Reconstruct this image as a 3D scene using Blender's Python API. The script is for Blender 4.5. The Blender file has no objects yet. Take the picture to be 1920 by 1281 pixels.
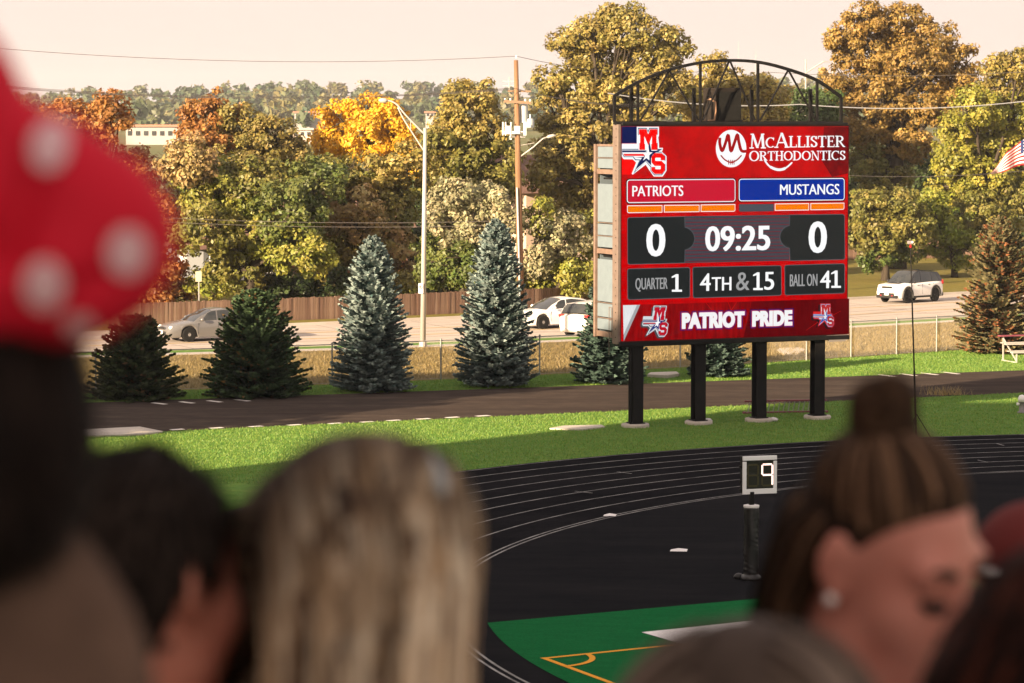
import bpy, math, random
import numpy as np
from mathutils import Vector, Matrix, Euler

# ------------------------------------------------------------------ camera, world, sun, exposure
SC = bpy.context.scene
COL = SC.collection
F_PX, CAM_H = 5333.33, 9.6
PITCH = math.atan((640.5 - 237.0) / F_PX)
cam_d = bpy.data.cameras.new('camera'); cam = bpy.data.objects.new('camera', cam_d); COL.objects.link(cam)
cam.location = (0, 0, CAM_H); cam.rotation_euler = (math.pi / 2 - PITCH, 0, 0)
cam_d.lens = 100.0; cam_d.sensor_width = 36.0; cam_d.clip_start = 0.1; cam_d.clip_end = 20000
cam_d.dof.use_dof = True; cam_d.dof.focus_distance = 98.0; cam_d.dof.aperture_fstop = 5.0
SC.camera = cam
SUN_EL, SUN_B = math.radians(16.0), math.radians(46.0)       # light travels towards +X, slightly +Y
w = bpy.data.worlds.new('World'); SC.world = w; w.use_nodes = True
nt = w.node_tree; nt.nodes.clear()
sky = nt.nodes.new('ShaderNodeTexSky'); sky.sky_type = 'NISHITA'; sky.sun_disc = False
sky.sun_elevation = SUN_EL; sky.sun_rotation = math.radians(270.0) - SUN_B
sky.air_density = 1.0; sky.dust_density = 6.0; sky.ozone_density = 0.6; sky.altitude = 300
mix = nt.nodes.new('ShaderNodeMix'); mix.data_type = 'RGBA'; mix.inputs[0].default_value = 0.72
mix.inputs[7].default_value = (8.3, 6.85, 6.25, 1)               # hazy cream veil, the same over the whole sky
bg = nt.nodes.new('ShaderNodeBackground'); bg.inputs[1].default_value = 0.043
out = nt.nodes.new('ShaderNodeOutputWorld')
nt.links.new(sky.outputs[0], mix.inputs[6]); nt.links.new(mix.outputs[2], bg.inputs[0]); nt.links.new(bg.outputs[0], out.inputs[0])
sun_d = bpy.data.lights.new('sun', 'SUN'); sun_d.energy = 5.0; sun_d.angle = math.radians(0.6); sun_d.color = (1.0, 0.755, 0.50)
sun = bpy.data.objects.new('sun', sun_d); COL.objects.link(sun)
sdir = Vector((math.cos(SUN_EL) * math.cos(SUN_B), math.cos(SUN_EL) * math.sin(SUN_B), -math.sin(SUN_EL)))
sun.rotation_euler = sdir.to_track_quat('-Z', 'Y').to_euler(); sun.location = (-60, -20, 60)
EXPO = 1.82
SC.view_settings.view_transform = 'Standard'; SC.view_settings.look = 'None'
SC.view_settings.exposure = EXPO; SC.view_settings.gamma = 1.0; SC.view_settings.use_curve_mapping = False
SC.cycles.use_denoising = True
SC.cycles.max_bounces = 6; SC.cycles.diffuse_bounces = 3; SC.cycles.glossy_bounces = 3
SC.cycles.transparent_max_bounces = 12; SC.cycles.volume_bounces = 0; SC.cycles.transmission_bounces = 4
SC.cycles.caustics_reflective = False; SC.cycles.caustics_refractive = False

# ------------------------------------------------------------------ helpers
RNG = np.random.default_rng(7)
def ray(px, py):
    x = (px - 960) / F_PX; y = -(py - 640.5) / F_PX
    c, s = math.cos(PITCH), math.sin(PITCH)
    return Vector((x, c + y * s, -s + y * c))
def G(px, py, z=0.0):                                            # the ground point seen there
    r = ray(px, py); t = (z - CAM_H) / r.z
    return Vector((r.x * t, r.y * t, z))
def D(px, py, d):                                                # the point at distance d seen there
    r = ray(px, py); t = d / r.y
    return Vector((r.x * t, d, CAM_H + r.z * t))
def lin(*c):
    if len(c) == 1: c = c[0]
    return tuple(((v / 255) / 12.92 if v / 255 <= 0.04045 else ((v / 255 + 0.055) / 1.055) ** 2.4) for v in c)

MATS = {}
def mk(name, base=(0.5, 0.5, 0.5), rough=0.8, spec=0.3, var=None, bump=None, metal=0.0, emis=None, attr=False, transl=0.0, coat=0.0, var2=None):
    """procedural material: base colour, optional noise variation (scale, colour, amount[, detail]) and bump (scale, strength)"""
    if name in MATS: return MATS[name]
    m = bpy.data.materials.new(name); m.use_nodes = True; t = m.node_tree; t.nodes.clear()
    N, L = t.nodes.new, t.links.new
    o = N('ShaderNodeOutputMaterial')
    if emis is not None:
        e = N('ShaderNodeEmission'); e.inputs[0].default_value = (*base, 1); e.inputs[1].default_value = emis
        src = e.inputs[0]; L(e.outputs[0], o.inputs[0]); p = None
    else:
        p = N('ShaderNodeBsdfPrincipled'); p.inputs['Base Color'].default_value = (*base, 1)
        p.inputs['Roughness'].default_value = rough; p.inputs['Specular IOR Level'].default_value = spec
        p.inputs['Metallic'].default_value = metal; p.inputs['Coat Weight'].default_value = coat
        src = p.inputs['Base Color']; L(p.outputs[0], o.inputs[0])
    tc = N('ShaderNodeTexCoord'); col = None
    if attr:
        a = N('ShaderNodeAttribute'); a.attribute_name = 'Col'; col = a.outputs[0]
    for v in (var, var2):
        if v is None: continue
        n = N('ShaderNodeTexNoise'); n.inputs['Detail'].default_value = v[3] if len(v) > 3 else 5.0; n.inputs['Roughness'].default_value = 0.65
        if isinstance(v[0], tuple):
            mp = N('ShaderNodeMapping'); mp.inputs['Scale'].default_value = v[0]; L(tc.outputs['Object'], mp.inputs[0]); L(mp.outputs[0], n.inputs['Vector']); n.inputs['Scale'].default_value = 1
        else:
            n.inputs['Scale'].default_value = v[0]; L(tc.outputs['Object'], n.inputs['Vector'])
        r = N('ShaderNodeMapRange'); r.inputs[1].default_value = 0.38; r.inputs[2].default_value = 0.66; r.inputs[4].default_value = v[2]
        L(n.outputs[0], r.inputs[0])
        x = N('ShaderNodeMix'); x.data_type = 'RGBA'; L(r.outputs[0], x.inputs[0]); x.inputs[7].default_value = (*v[1], 1)
        if col is None: x.inputs[6].default_value = (*base, 1)
        else: L(col, x.inputs[6])
        col = x.outputs[2]
    if col is not None: L(col, src)
    if bump and p:
        n = N('ShaderNodeTexNoise'); n.inputs['Scale'].default_value = bump[0]; n.inputs['Detail'].default_value = 6; L(tc.outputs['Object'], n.inputs['Vector'])
        b = N('ShaderNodeBump'); b.inputs['Strength'].default_value = bump[1]; b.inputs['Distance'].default_value = bump[2] if len(bump) > 2 else 0.02
        L(n.outputs[0], b.inputs['Height']); L(b.outputs[0], p.inputs['Normal'])
    if transl and p:
        tr = N('ShaderNodeBsdfTranslucent'); ms = N('ShaderNodeMixShader'); ms.inputs[0].default_value = transl
        if col is not None: L(col, tr.inputs[0])
        else: tr.inputs[0].default_value = (*base, 1)
        L(p.outputs[0], ms.inputs[1]); L(tr.outputs[0], ms.inputs[2]); L(ms.outputs[0], o.inputs[0])
    MATS[name] = m; return m

def tag(o, label=None, cat=None, group=None, kind=None):
    if label: o['label'] = label
    if cat: o['category'] = cat
    if group: o['group'] = group
    if kind: o['kind'] = kind
    return o
def empty(name, loc, rz=0.0):
    o = bpy.data.objects.new(name, None); COL.objects.link(o); o.location = loc; o.rotation_euler = (0, 0, rz); o.empty_display_size = 0.2
    return o
def link(name, me, parent=None, loc=None):
    o = bpy.data.objects.new(name, me); COL.objects.link(o)
    if parent is not None: o.parent = parent
    if loc is not None: o.location = loc
    return o
def np_mesh(name, V, Q, mat, col=None, smooth=False):
    """mesh from arrays: V (n,3), Q (m,k) faces of one size"""
    me = bpy.data.meshes.new(name); V = np.asarray(V, np.float32); Q = np.asarray(Q, np.int32); m, k = Q.shape
    me.vertices.add(len(V)); me.vertices.foreach_set('co', V.ravel())
    me.loops.add(m * k); me.loops.foreach_set('vertex_index', Q.ravel())
    me.polygons.add(m); me.polygons.foreach_set('loop_start', np.arange(0, m * k, k, dtype=np.int32))
    me.update(calc_edges=True)
    if smooth: me.polygons.foreach_set('use_smooth', np.ones(m, bool))
    if col is not None:
        a = me.color_attributes.new('Col', 'FLOAT_COLOR', 'POINT'); c = np.ones((len(V), 4), np.float32); c[:, :3] = col
        a.data.foreach_set('color', c.ravel())
    me.materials.append(mat); return me

class MB:
    def __init__(s): s.v = []; s.f = []
    def add(s, vs, fs):
        k = len(s.v); s.v += [tuple(x) for x in vs]; s.f += [tuple(i + k for i in f) for f in fs]; return s
    def box(s, c, d, R=None, bev=0.0):
        x, y, z = d[0] / 2, d[1] / 2, d[2] / 2
        if bev > 0:
            b = min(bev, x * .9, y * .9, z * .9); P = []
            for sz in (-1, 1):
                for (a1, b1) in ((x - b, y), (x, y - b)):
                    pass
            rings = []
            for zz, ins in ((-z, b), (-z + b, 0), (z - b, 0), (z, b)):
                X, Y = x - ins, y - ins
                rings.append([(X - b, -Y), (X, -Y + b), (X, Y - b), (X - b, Y), (-X + b, Y), (-X, Y - b), (-X, -Y + b), (-X + b, -Y)])
                P += [(q[0], q[1], zz) for q in rings[-1]]
            fs = [tuple(range(7, -1, -1)), tuple(range(24, 32))]
            for r in range(3):
                for i in range(8): fs.append((r * 8 + i, r * 8 + (i + 1) % 8, r * 8 + 8 + (i + 1) % 8, r * 8 + 8 + i))
        else:
            P = [(-x, -y, -z), (x, -y, -z), (x, y, -z), (-x, y, -z), (-x, -y, z), (x, -y, z), (x, y, z), (-x, y, z)]
            fs = [(3, 2, 1, 0), (4, 5, 6, 7), (0, 1, 5, 4), (1, 2, 6, 5), (2, 3, 7, 6), (3, 0, 4, 7)]
        c = Vector(c)
        return s.add([(R @ Vector(p) if R else Vector(p)) + c for p in P], fs)
    def tube(s, pts, r, n=8, cap=True):
        pts = [Vector(p) for p in pts]; k0 = len(s.v); m = len(pts); rs = r if isinstance(r, (list, tuple)) else [r] * m
        up = Vector((0, 0, 1)); prev = None
        for i, p in enumerate(pts):
            t = (pts[min(i + 1, m - 1)] - pts[max(i - 1, 0)])
            t = t.normalized() if t.length > 1e-9 else Vector((0, 0, 1))
            a = prev if prev is not None else (Vector((1, 0, 0)) if abs(t.z) > .9 else up)
            a = (a - t * a.dot(t));  a = a.normalized() if a.length > 1e-6 else t.orthogonal().normalized()
            b = t.cross(a); prev = a
            for j in range(n):
                th = 2 * math.pi * j / n; s.v.append(tuple(p + (a * math.cos(th) + b * math.sin(th)) * rs[i]))
        for i in range(m - 1):
            for j in range(n):
                s.f.append((k0 + i * n + j, k0 + i * n + (j + 1) % n, k0 + (i + 1) * n + (j + 1) % n, k0 + (i + 1) * n + j))
        if cap:
            s.f.append(tuple(k0 + j for j in range(n - 1, -1, -1))); s.f.append(tuple(k0 + (m - 1) * n + j for j in range(n)))
        return s
    def bar(s, a, b, w_, h_=None):                                # square bar between two points
        a, b = Vector(a), Vector(b); h_ = h_ or w_; t = (b - a); L = t.length; t.normalize()
        u = Vector((0, 0, 1)) if abs(t.z) < .95 else Vector((0, 1, 0)); x = t.cross(u).normalized(); y = x.cross(t)
        R = Matrix((x, t, y)).transposed()
        return s.box((a + b) / 2, (w_, L, h_), R)
    def lathe(s, prof, n=16, c=(0, 0, 0), axis='z', fn=None):
        k0 = len(s.v); c = Vector(c)
        for (r, z) in prof:
            for j in range(n):
                th = 2 * math.pi * j / n; rr = r if fn is None else fn(r, z, th)
                p = Vector((rr * math.cos(th), rr * math.sin(th), z))
                if axis == 'y': p = Vector((p.x, p.z, p.y))
                if axis == 'x': p = Vector((p.z, p.x, p.y))
                s.v.append(tuple(p + c))
        for i in range(len(prof) - 1):
            for j in range(n):
                s.f.append((k0 + i * n + j, k0 + i * n + (j + 1) % n, k0 + (i + 1) * n + (j + 1) % n, k0 + (i + 1) * n + j))
        s.f.append(tuple(k0 + j for j in range(n - 1, -1, -1))); s.f.append(tuple(k0 + (len(prof) - 1) * n + j for j in range(n)))
        return s
    def prism(s, poly, fa, fb):                                   # polygon given twice through functions: front fa(p) and back fb(p)
        n = len(poly)
        vs = [fa(p) for p in poly] + [fb(p) for p in poly]
        return s.add(vs, [tuple(range(n)), tuple(range(2 * n - 1, n - 1, -1))] + [(i, n + i, n + (i + 1) % n, (i + 1) % n) for i in range(n)])
    def mesh(s, name, mat, smooth=False):
        me = bpy.data.meshes.new(name); me.from_pydata(s.v, [], s.f); me.update()
        if smooth:
            me.polygons.foreach_set('use_smooth', [True] * len(me.polygons))
        me.materials.append(mat); return me
    def build(s, name, mat, parent=None, loc=None, smooth=False):
        return link(name, s.mesh(name, mat, smooth), parent, loc)
def rotz(a): return Matrix.Rotation(a, 3, 'Z')
def smooth_sharp(o, ang=40):
    me = o.data
    me.polygons.foreach_set('use_smooth', [True] * len(me.polygons))
    try: me.set_sharp_from_angle(angle=math.radians(ang))
    except Exception: pass
    return o
def sheet(name, pts, mat, z=0.0, parent=None, kind='structure'):
    o = MB().add([(p[0], p[1], z) for p in pts], [tuple(range(len(pts)))]).build(name, mat, parent)
    if parent is None: tag(o, kind=kind)
    return o
def strip(name, f0, f1, xs, mat, z0=0.0, z1=None, parent=None, kind='structure'):
    """sheet between two curves y=f0(x) and y=f1(x)"""
    z1 = z0 if z1 is None else z1; v = []; f = []
    for x in xs: v += [(x, f0(x), z0), (x, f1(x), z1)]
    for i in range(len(xs) - 1): f.append((2 * i, 2 * i + 2, 2 * i + 3, 2 * i + 1))
    o = MB().add(v, f).build(name, mat, parent)
    if parent is None: tag(o, kind=kind)
    return o
def slab(name, f0, f1, xs, mat, z0, z1, parent=None, kind='structure'):
    v = []; f = []
    for x in xs: v += [(x, f0(x), z0), (x, f0(x), z1), (x, f1(x), z1), (x, f1(x), z0)]
    for i in range(len(xs) - 1):
        a, b = 4 * i, 4 * i + 4
        f += [(a, b, b + 1, a + 1), (a + 1, b + 1, b + 2, a + 2), (a + 2, b + 2, b + 3, a + 3)]
    o = MB().add(v, f).build(name, mat, parent)
    if parent is None: tag(o, kind=kind)
    return o

# ------------------------------------------------------------------ materials
M_grass = mk('lawn_grass', (0.10, 0.235, 0.036), .95, .1, var=((.35, 1.6, .35), (0.19, 0.27, 0.055), .8, 8), var2=(2.6, (0.05, 0.155, 0.022), .55, 10), bump=(26, 1.0, .06))
M_dry = mk('dry_grass', (0.27, 0.20, 0.085), .95, .1, var=((.3, 1.5, .3), (0.20, 0.17, 0.06), .8, 8), var2=(4.0, (0.17, 0.115, 0.045), .55, 10), bump=(22, 1.0, .06))
M_far = mk('far_meadow', (0.10, 0.115, 0.04), .95, .1, var=(.02, (0.17, 0.15, 0.06), .8))
M_asph = mk('worn_asphalt', (0.050, 0.039, 0.034), .9, .0, var=((.12, .9, .3), (0.095, 0.075, 0.062), .8, 8), var2=(1.2, (0.04, 0.034, 0.03), .6, 10), bump=(60, .35))
M_track = mk('black_track_rubber', (0.010, 0.0105, 0.012), .9, .0, var=((.16, .5, .3), (0.019, 0.0185, 0.02), .9, 9), var2=(7, (0.006, 0.006, 0.007), .6, 8), bump=(90, .3, .01))
M_dzone = mk('black_asphalt', (0.0095, 0.0105, 0.012), .9, .0, var=((.25, .9, .3), (0.021, 0.02, 0.021), .7, 10), var2=(5, (0.014, 0.014, 0.016), .6, 10), bump=(80, .3, .01))
M_turf = mk('artificial_turf', (0.012, 0.125, 0.042), .9, .0, var=((1.2, 4, 1), (0.018, 0.165, 0.055), .7, 9), var2=(22, (0.008, 0.08, 0.02), .6, 6), bump=(70, .8, .03))
M_line = mk('worn_white_line', (0.30, 0.30, 0.29), .8, .2, var=(1.3, (0.055, 0.055, 0.055), .95, 8))
M_tline = mk('turf_white', (0.78, 0.76, 0.75), .9, .1, var=(9, (0.6, 0.6, 0.58), .4), bump=(70, .5, .02))
M_yline = mk('turf_yellow', (0.72, 0.33, 0.03), .9, .1, var=(9, (0.5, 0.25, 0.03), .4), bump=(70, .5, .02))
M_street = mk('street_concrete', (0.44, 0.38, 0.325), .9, .2, var=((.1, .5, .2), (0.35, 0.30, 0.26), .9, 8), var2=(1.5, (0.48, 0.42, 0.36), .5, 10))
M_walk = mk('pale_concrete', (0.50, 0.46, 0.41), .9, .2, var=(.9, (0.40, 0.36, 0.31), .8, 8), bump=(30, .3))
M_ypaint = mk('road_yellow', (0.55, 0.36, 0.09), .85, .2, var=(2, (0.43, 0.34, 0.2), .8, 8))
M_wpaint = mk('road_white', (0.72, 0.69, 0.65), .85, .2, var=(3, (0.45, 0.42, 0.39), .7, 8))
M_blk = mk('black_painted_steel', (0.006, 0.006, 0.0065), .6, .15, var=(3, (0.014, 0.012, 0.011), .7), bump=(40, .15))
M_galv = mk('galvanised_steel', (0.30, 0.30, 0.29), .55, .4, metal=.3, var=(5, (0.22, 0.22, 0.21), .6))
M_wood = mk('weathered_fence_wood', (0.28, 0.165, 0.105), .9, .15, var=((9, 9, .8), (0.16, 0.09, 0.06), .9, 8), bump=(20, .4))
M_pole = mk('utility_pole_wood', (0.25, 0.145, 0.08), .9, .15, var=((12, 12, .5), (0.15, 0.08, 0.045), .9, 8), bump=(25, .5))
M_bark = mk('tree_bark', (0.075, 0.06, 0.045), .95, .1, var=((8, 8, 1.5), (0.035, 0.028, 0.02), .9, 8), bump=(15, .8))
M_leaf = mk('foliage_leaf', (1, 1, 1), .5, .4, attr=True, transl=.28)
M_needle = mk('conifer_needle', (1, 1, 1), .7, .2, attr=True, transl=.12)
M_white = mk('white_paint', (0.80, 0.79, 0.78), .45, .4, var=(2, (0.70, 0.69, 0.67), .5))
M_wire = mk('overhead_cable', (0.10, 0.09, 0.085), .6, .3)
M_wirel = mk('bright_cable', (0.42, 0.43, 0.44), .5, .4)
# ------------------------------------------------------------------ the setting: terrain, field, track, roads
def fence_y(x): return 109.0 + .55 * x + .006 * x * x
def walk_y(x): return 124.2 + .52 * x + .006 * x * x              # near edge of the sidewalk
def kerb_y(x): return walk_y(x) + 2.6
def fkerb_y(x): return 143.9 + .71 * x + (.0012 * x * x if x > 0 else .004 * x * x)
XS = [x for x in np.arange(-60, 75.1, 3.0)]
def terrain_z(x, y):
    def ss(a, b, t):
        t = min(max((t - a) / (b - a), 0), 1); return t * t * (3 - 2 * t)
    z = 5.5 * ss(320, 640, y) + 4 * ss(760, 950, y) + 15 * ss(950, 1550, y)
    z += ss(800, 1400, y) * (2.6 * math.sin(x / 95.0 + .8) + 1.7 * math.sin(x / 41.0 + y / 300.0))
    return z
ys = [-300, -100, 20, 60, 90, 120, 160, 215, 260, 320] + list(range(380, 1700, 60)) + [1900, 2400, 3500, 4900]
xg = [-3000, -1500] + list(range(-900, 901, 60)) + [1500, 3000]
gm = MB(); gm.v = [(x, y, terrain_z(x, y)) for y in ys for x in xg]
nx = len(xg); gm.f = [(j * nx + i, j * nx + i + 1, (j + 1) * nx + i + 1, (j + 1) * nx + i) for j in range(len(ys) - 1) for i in range(nx - 1)]
tag(gm.build('ground', M_far, smooth=True), kind='structure')

strip('lawn', lambda x: 14.0, fence_y, XS, M_grass, .006)
# running track: arc about CT, then straights on both sides
CT = Vector((21.9, 56.84, 0)); R0 = 23.3; A0, A1 = math.radians(27.3), math.radians(207.3); LANE = 1.075
AX = Vector((math.cos(A0 - math.pi / 2), math.sin(A0 - math.pi / 2), 0))
def oval(R, n=120, ext=34.0):
    pts = []
    e0 = CT + Vector((math.cos(A0), math.sin(A0), 0)) * R; pts.append(e0 + AX * ext)
    for i in range(n + 1):
        a = A0 + (A1 - A0) * i / n; pts.append(CT + Vector((math.cos(a), math.sin(a), 0)) * R)
    pts.append(pts[-1] + AX * ext)
    return pts
def ring(name, Ra, Rb, mat, z, kind='structure', parent=None, n=120):
    a, b = oval(Ra, n), oval(Rb, n); v = []; f = []
    for p, q in zip(a, b): v += [(p.x, p.y, z), (q.x, q.y, z)]
    for i in range(len(a) - 1): f.append((2 * i, 2 * i + 2, 2 * i + 3, 2 * i + 1))
    o = MB().add(v, f).build(name, mat, parent)
    if parent is None: tag(o, kind=kind)
    return o
sheet('infield_asphalt', [(p.x, p.y) for p in oval(R0 + .3)], M_dzone, .010)
track = ring('running_track', R0, R0 + 8 * LANE + .18, M_track, .014)
for k in range(9):
    ring('lane_line', R0 + k * LANE + .0, R0 + k * LANE + .055, M_line, .019, parent=track)
ring('track_kerb_line', R0 - .16, R0 - .10, mk('curb_line', (.26, .26, .25), .8, .2, var=(.9, (.05, .05, .05), .9, 6)), .0185, parent=track)
# exchange marks and stains on the lanes
mk_mark = MB()
for a, r, ln in ((118, 1.5, .5), (123, 4.4, .35), (104, 6.2, .6), (109, 2.4, .4), (131, 5.3, .5), (139, 3.2, .4), (147, 6.6, .3)):
    t = math.radians(a); p = CT + Vector((math.cos(t), math.sin(t), 0)) * (R0 + r); q = Vector((-math.sin(t), math.cos(t), 0)); n_ = Vector((math.cos(t), math.sin(t), 0))
    mk_mark.add([p - n_ * .3 + Vector((0, 0, .0195)), p + n_ * .3 + Vector((0, 0, .0195)), p + n_ * .3 + q * .05 + Vector((0, 0, .0195)), p - n_ * .3 + q * .05 + Vector((0, 0, .0195))], [(0, 1, 2, 3)])
mk_mark.build('exchange_mark', M_line, track)
# artificial turf
E0, E1 = G(908, 1170), G(1378, 1128); ED = (E1 - E0).normalized(); RT = 22.5
def circ_hit(p, d, R):
    q = p - CT; b = q.dot(d); c = q.dot(q) - R * R; s = math.sqrt(b * b - c); return p + d * (-b - s), p + d * (-b + s)
h0, h1 = circ_hit(E0, ED, RT)
aL = math.atan2(h0.y - CT.y, h0.x - CT.x) % (2 * math.pi); aR = math.atan2(h1.y - CT.y, h1.x - CT.x)
tp = [CT + Vector((math.cos(a), math.sin(a), 0)) * RT for a in np.linspace(aL, A1, 40)]
tp.append(tp[-1] + AX * 34)
ur = [CT + Vector((math.cos(a), math.sin(a), 0)) * RT for a in np.linspace(A0, aR, 10)]
turf = sheet('turf_field', [(p.x, p.y) for p in tp + [ur[0] + AX * 34] + ur], M_turf, .018)
def ground_band(name, a, b, w_, mat, z, parent, side=0.5):
    d = (b - a).normalized(); n_ = Vector((-d.y, d.x, 0))
    a0, a1, b0, b1 = a + n_ * w_ * side, a - n_ * w_ * (1 - side), b + n_ * w_ * side, b - n_ * w_ * (1 - side)
    return MB().add([(p.x, p.y, z) for p in (a0, a1, b1, b0)], [(0, 1, 2, 3)]).build(name, mat, parent)
ya = G(1020, 1236.6); yd1 = (G(1200, 1218) - ya).normalized(); yd2 = (G(1135, 1279) - ya).normalized()
ground_band('yellow_line', ya - yd1 * .05, ya + yd1 * 30, .11, M_yline, .0225, turf)
ground_band('yellow_line', ya - yd2 * .05, ya + yd2 * 40, .11, M_yline, .0262, turf)
arc = []
for i in range(15):
    t = i / 14; a0 = math.atan2(yd2.y, yd2.x); a1 = math.atan2(yd1.y, yd1.x); a = a0 + (a1 - a0) * t; arc.append(Vector((math.cos(a), math.sin(a), 0)))
v = []; 
for q in arc: v += [tuple(ya + q * .82 + Vector((0, 0, .0298))), tuple(ya + q * .93 + Vector((0, 0, .0298)))]
MB().add(v, [(2 * i, 2 * i + 1, 2 * i + 3, 2 * i + 2) for i in range(14)]).build('corner_arc', M_yline, turf)
wa = G(1203, 1188); wd1 = (G(1351, 1172) - wa).normalized(); wd2 = (G(1262, 1205) - wa).normalized()
ground_band('white_border', wa, wa + wd1 * 30, 1.8, M_tline, .0225, turf, side=0.0)
ground_band('white_border', wa, wa + wd2 * 40, 1.8, M_tline, .0262, turf, side=1.0)
# access road behind the scoreboard
RA0, RA1 = G(130, 757), G(1920, 695); RB0, RB1 = G(500, 801), G(1880, 739)
def ra_y(x): return RA0.y + (RA1.y - RA0.y) * (x - RA0.x) / (RA1.x - RA0.x)
def rb_y(x): return RB0.y + (RB1.y - RB0.y) * (x - RB0.x) / (RB1.x - RB0.x)
access = strip('access_road', rb_y, ra_y, XS, M_asph, .012)
def stall(px0, py0, px1, py1, w_=.14):
    ground_band('parking_stripe', G(px0, py0), G(px1, py1), w_, M_wpaint, .0165, access)
for i in range(4): stall(286 + 52 * i, 756.0 - 2.0 * i, 311 + 52 * i, 759.0 - 2.0 * i, .22)
for i in range(4): stall(1646 + 40 * i, 703.0 - 1.6 * i, 1678 + 40 * i, 707.0 - 1.6 * i, .2)
for i, px in enumerate((332, 406, 480, 552, 628, 688, 738, 794, 848, 905)): stall(px - 12, 807 - 6.6 * i * .43, px + 12, 805.4 - 6.6 * i * .43, .26)
# dry bank, sidewalk, kerbs, street
strip('dry_bank', lambda x: fence_y(x) + .02, walk_y, XS, M_dry, .004, .10)
slab('sidewalk', lambda x: walk_y(x), lambda x: walk_y(x) + 1.1, XS, M_walk, 0, .115)
strip('kerb_grass', lambda x: walk_y(x) + 1.1, lambda x: kerb_y(x), XS, M_grass, .10)
slab('kerb_near', kerb_y, lambda x: kerb_y(x) + .18, XS, M_walk, 0, .14)
street = strip('street', lambda x: kerb_y(x) + .18, lambda x: fkerb_y(x) - .18, XS, M_street, .012)
slab('kerb_far', lambda x: fkerb_y(x) - .18, fkerb_y, XS, M_walk, 0, .14)
def st_y(x, t): return kerb_y(x) + (fkerb_y(x) - kerb_y(x)) * t
for t in (.385, .64):
    for dt in (-.007, .007): strip('yellow_lane_line', lambda x: st_y(x, t + dt) - .06, lambda x: st_y(x, t + dt) + .06, XS, M_ypaint, .0165, parent=street)
for t in (.19, .82):
    for x0 in np.arange(-57, 72, 9.0): strip('lane_dash', lambda x: st_y(x, t) - .06, lambda x: st_y(x, t) + .06, [x0, x0 + 1.4, x0 + 2.8], M_wpaint, .0165, parent=street)
M_crack = mk('tar_joint', (.10, .085, .075), .9, .2)
for t in (.29, .5, .73):
    strip('tar_joint', lambda x: st_y(x, t) + .10 * math.sin(x * 1.7) - .05, lambda x: st_y(x, t) + .10 * math.sin(x * 1.7) + .05, list(np.arange(-60, 75, .8)), M_crack, .0142, parent=street)
for x0 in np.arange(-58, 72, 4.5):
    ground_band('slab_joint', Vector((x0, kerb_y(x0) + .2, 0)), Vector((x0 - 5.5, fkerb_y(x0 - 5.5) - .2, 0)), .05, M_crack, .0131, street)
M_lawn2 = mk('sunny_roadside_lawn', (0.17, 0.15, 0.035), .95, .1, var=((.2, .6, .3), (0.24, 0.18, 0.05), .8, 8), var2=(3, (0.10, 0.10, 0.02), .6, 10), bump=(22, 1.0, .06))
strip('roadside_lawn', fkerb_y, lambda x: fkerb_y(x) + 70, XS, M_lawn2, .11, .11)

# concrete pads in the grass
def pad(name, pxs, label, h=.05, mat=M_walk):
    pts = [G(*p) for p in pxs]; n = len(pts)
    c = sum(pts, Vector()) / n
    m = MB(); m.v = [(p.x - c.x, p.y - c.y, 0) for p in pts] + [(p.x - c.x, p.y - c.y, h) for p in pts]
    m.f = [tuple(range(n - 1, -1, -1)), tuple(range(n, 2 * n))] + [(i, (i + 1) % n, n + (i + 1) % n, n + i) for i in range(n)]
    o = m.build(name, mat, None, (c.x, c.y, .004)); tag(o, label, 'concrete pad'); return o
pad('concrete_apron', [(80, 822), (80, 812), (262, 803), (306, 812), (272, 817)], 'large pale concrete apron at the left end of the access road')
pad('concrete_drain_cover', [(1030, 806), (1058, 801), (1128, 799.5), (1134, 803), (1090, 808)], 'flat concrete drain cover in the grass before the scoreboard')
pad('concrete_inlet', [(1214, 708), (1220, 704), (1268, 702.5), (1274, 706.5), (1250, 710)], 'pale concrete inlet slab on the verge behind the scoreboard legs', .12)
pad('concrete_patch', [(1457, 661), (1462, 657), (1500, 656), (1512, 660), (1500, 666), (1470, 667)], 'sandy concrete patch on the dry bank behind chain link fence', .10)

# grass blades: short tufts over the lawn, longer along its edges
def blades(name, sampler, n, hgt, wid, c0, c1, label, z=.006):
    P = sampler(n); n = len(P); a = RNG.uniform(0, 6.283, n); h = hgt * RNG.uniform(.5, 1.3, n); ww = wid * RNG.uniform(.6, 1.3, n)
    lean = RNG.normal(0, .45, (n, 2)) * h[:, None]
    dx, dy = np.cos(a) * ww, np.sin(a) * ww
    V = np.zeros((n, 3, 3)); V[:, 0] = np.c_[P[:, 0] - dx, P[:, 1] - dy, np.full(n, z)]; V[:, 1] = np.c_[P[:, 0] + dx, P[:, 1] + dy, np.full(n, z)]
    V[:, 2] = np.c_[P[:, 0] + lean[:, 0], P[:, 1] + lean[:, 1], z + h]
    t = RNG.uniform(0, 1, (n, 1)); C = np.repeat(np.asarray(c0) * (1 - t) + np.asarray(c1) * t, 3, axis=0)
    o = link(name, np_mesh(name, V.reshape(-1, 3), np.arange(3 * n).reshape(-1, 3), M_leaf, C)); tag(o, label, 'grass', kind='stuff'); return o
def lawn_sampler(n):
    x = RNG.uniform(-18, 22, n * 3); y = RNG.uniform(76, 125, n * 3)
    r = np.hypot(x - CT.x, y - CT.y)
    ra = np.array([ra_y(v) for v in x]); rb = np.array([rb_y(v) for v in x]); fy = 109 + .55 * x + .006 * x * x
    ok = (r > R0 + 8 * LANE + .2) & (y < fy) & ((y < rb) | (y > ra)) & (np.abs(x) < (y * .185 + .5))
    P = np.c_[x, y][ok][:n]; return P
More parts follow.
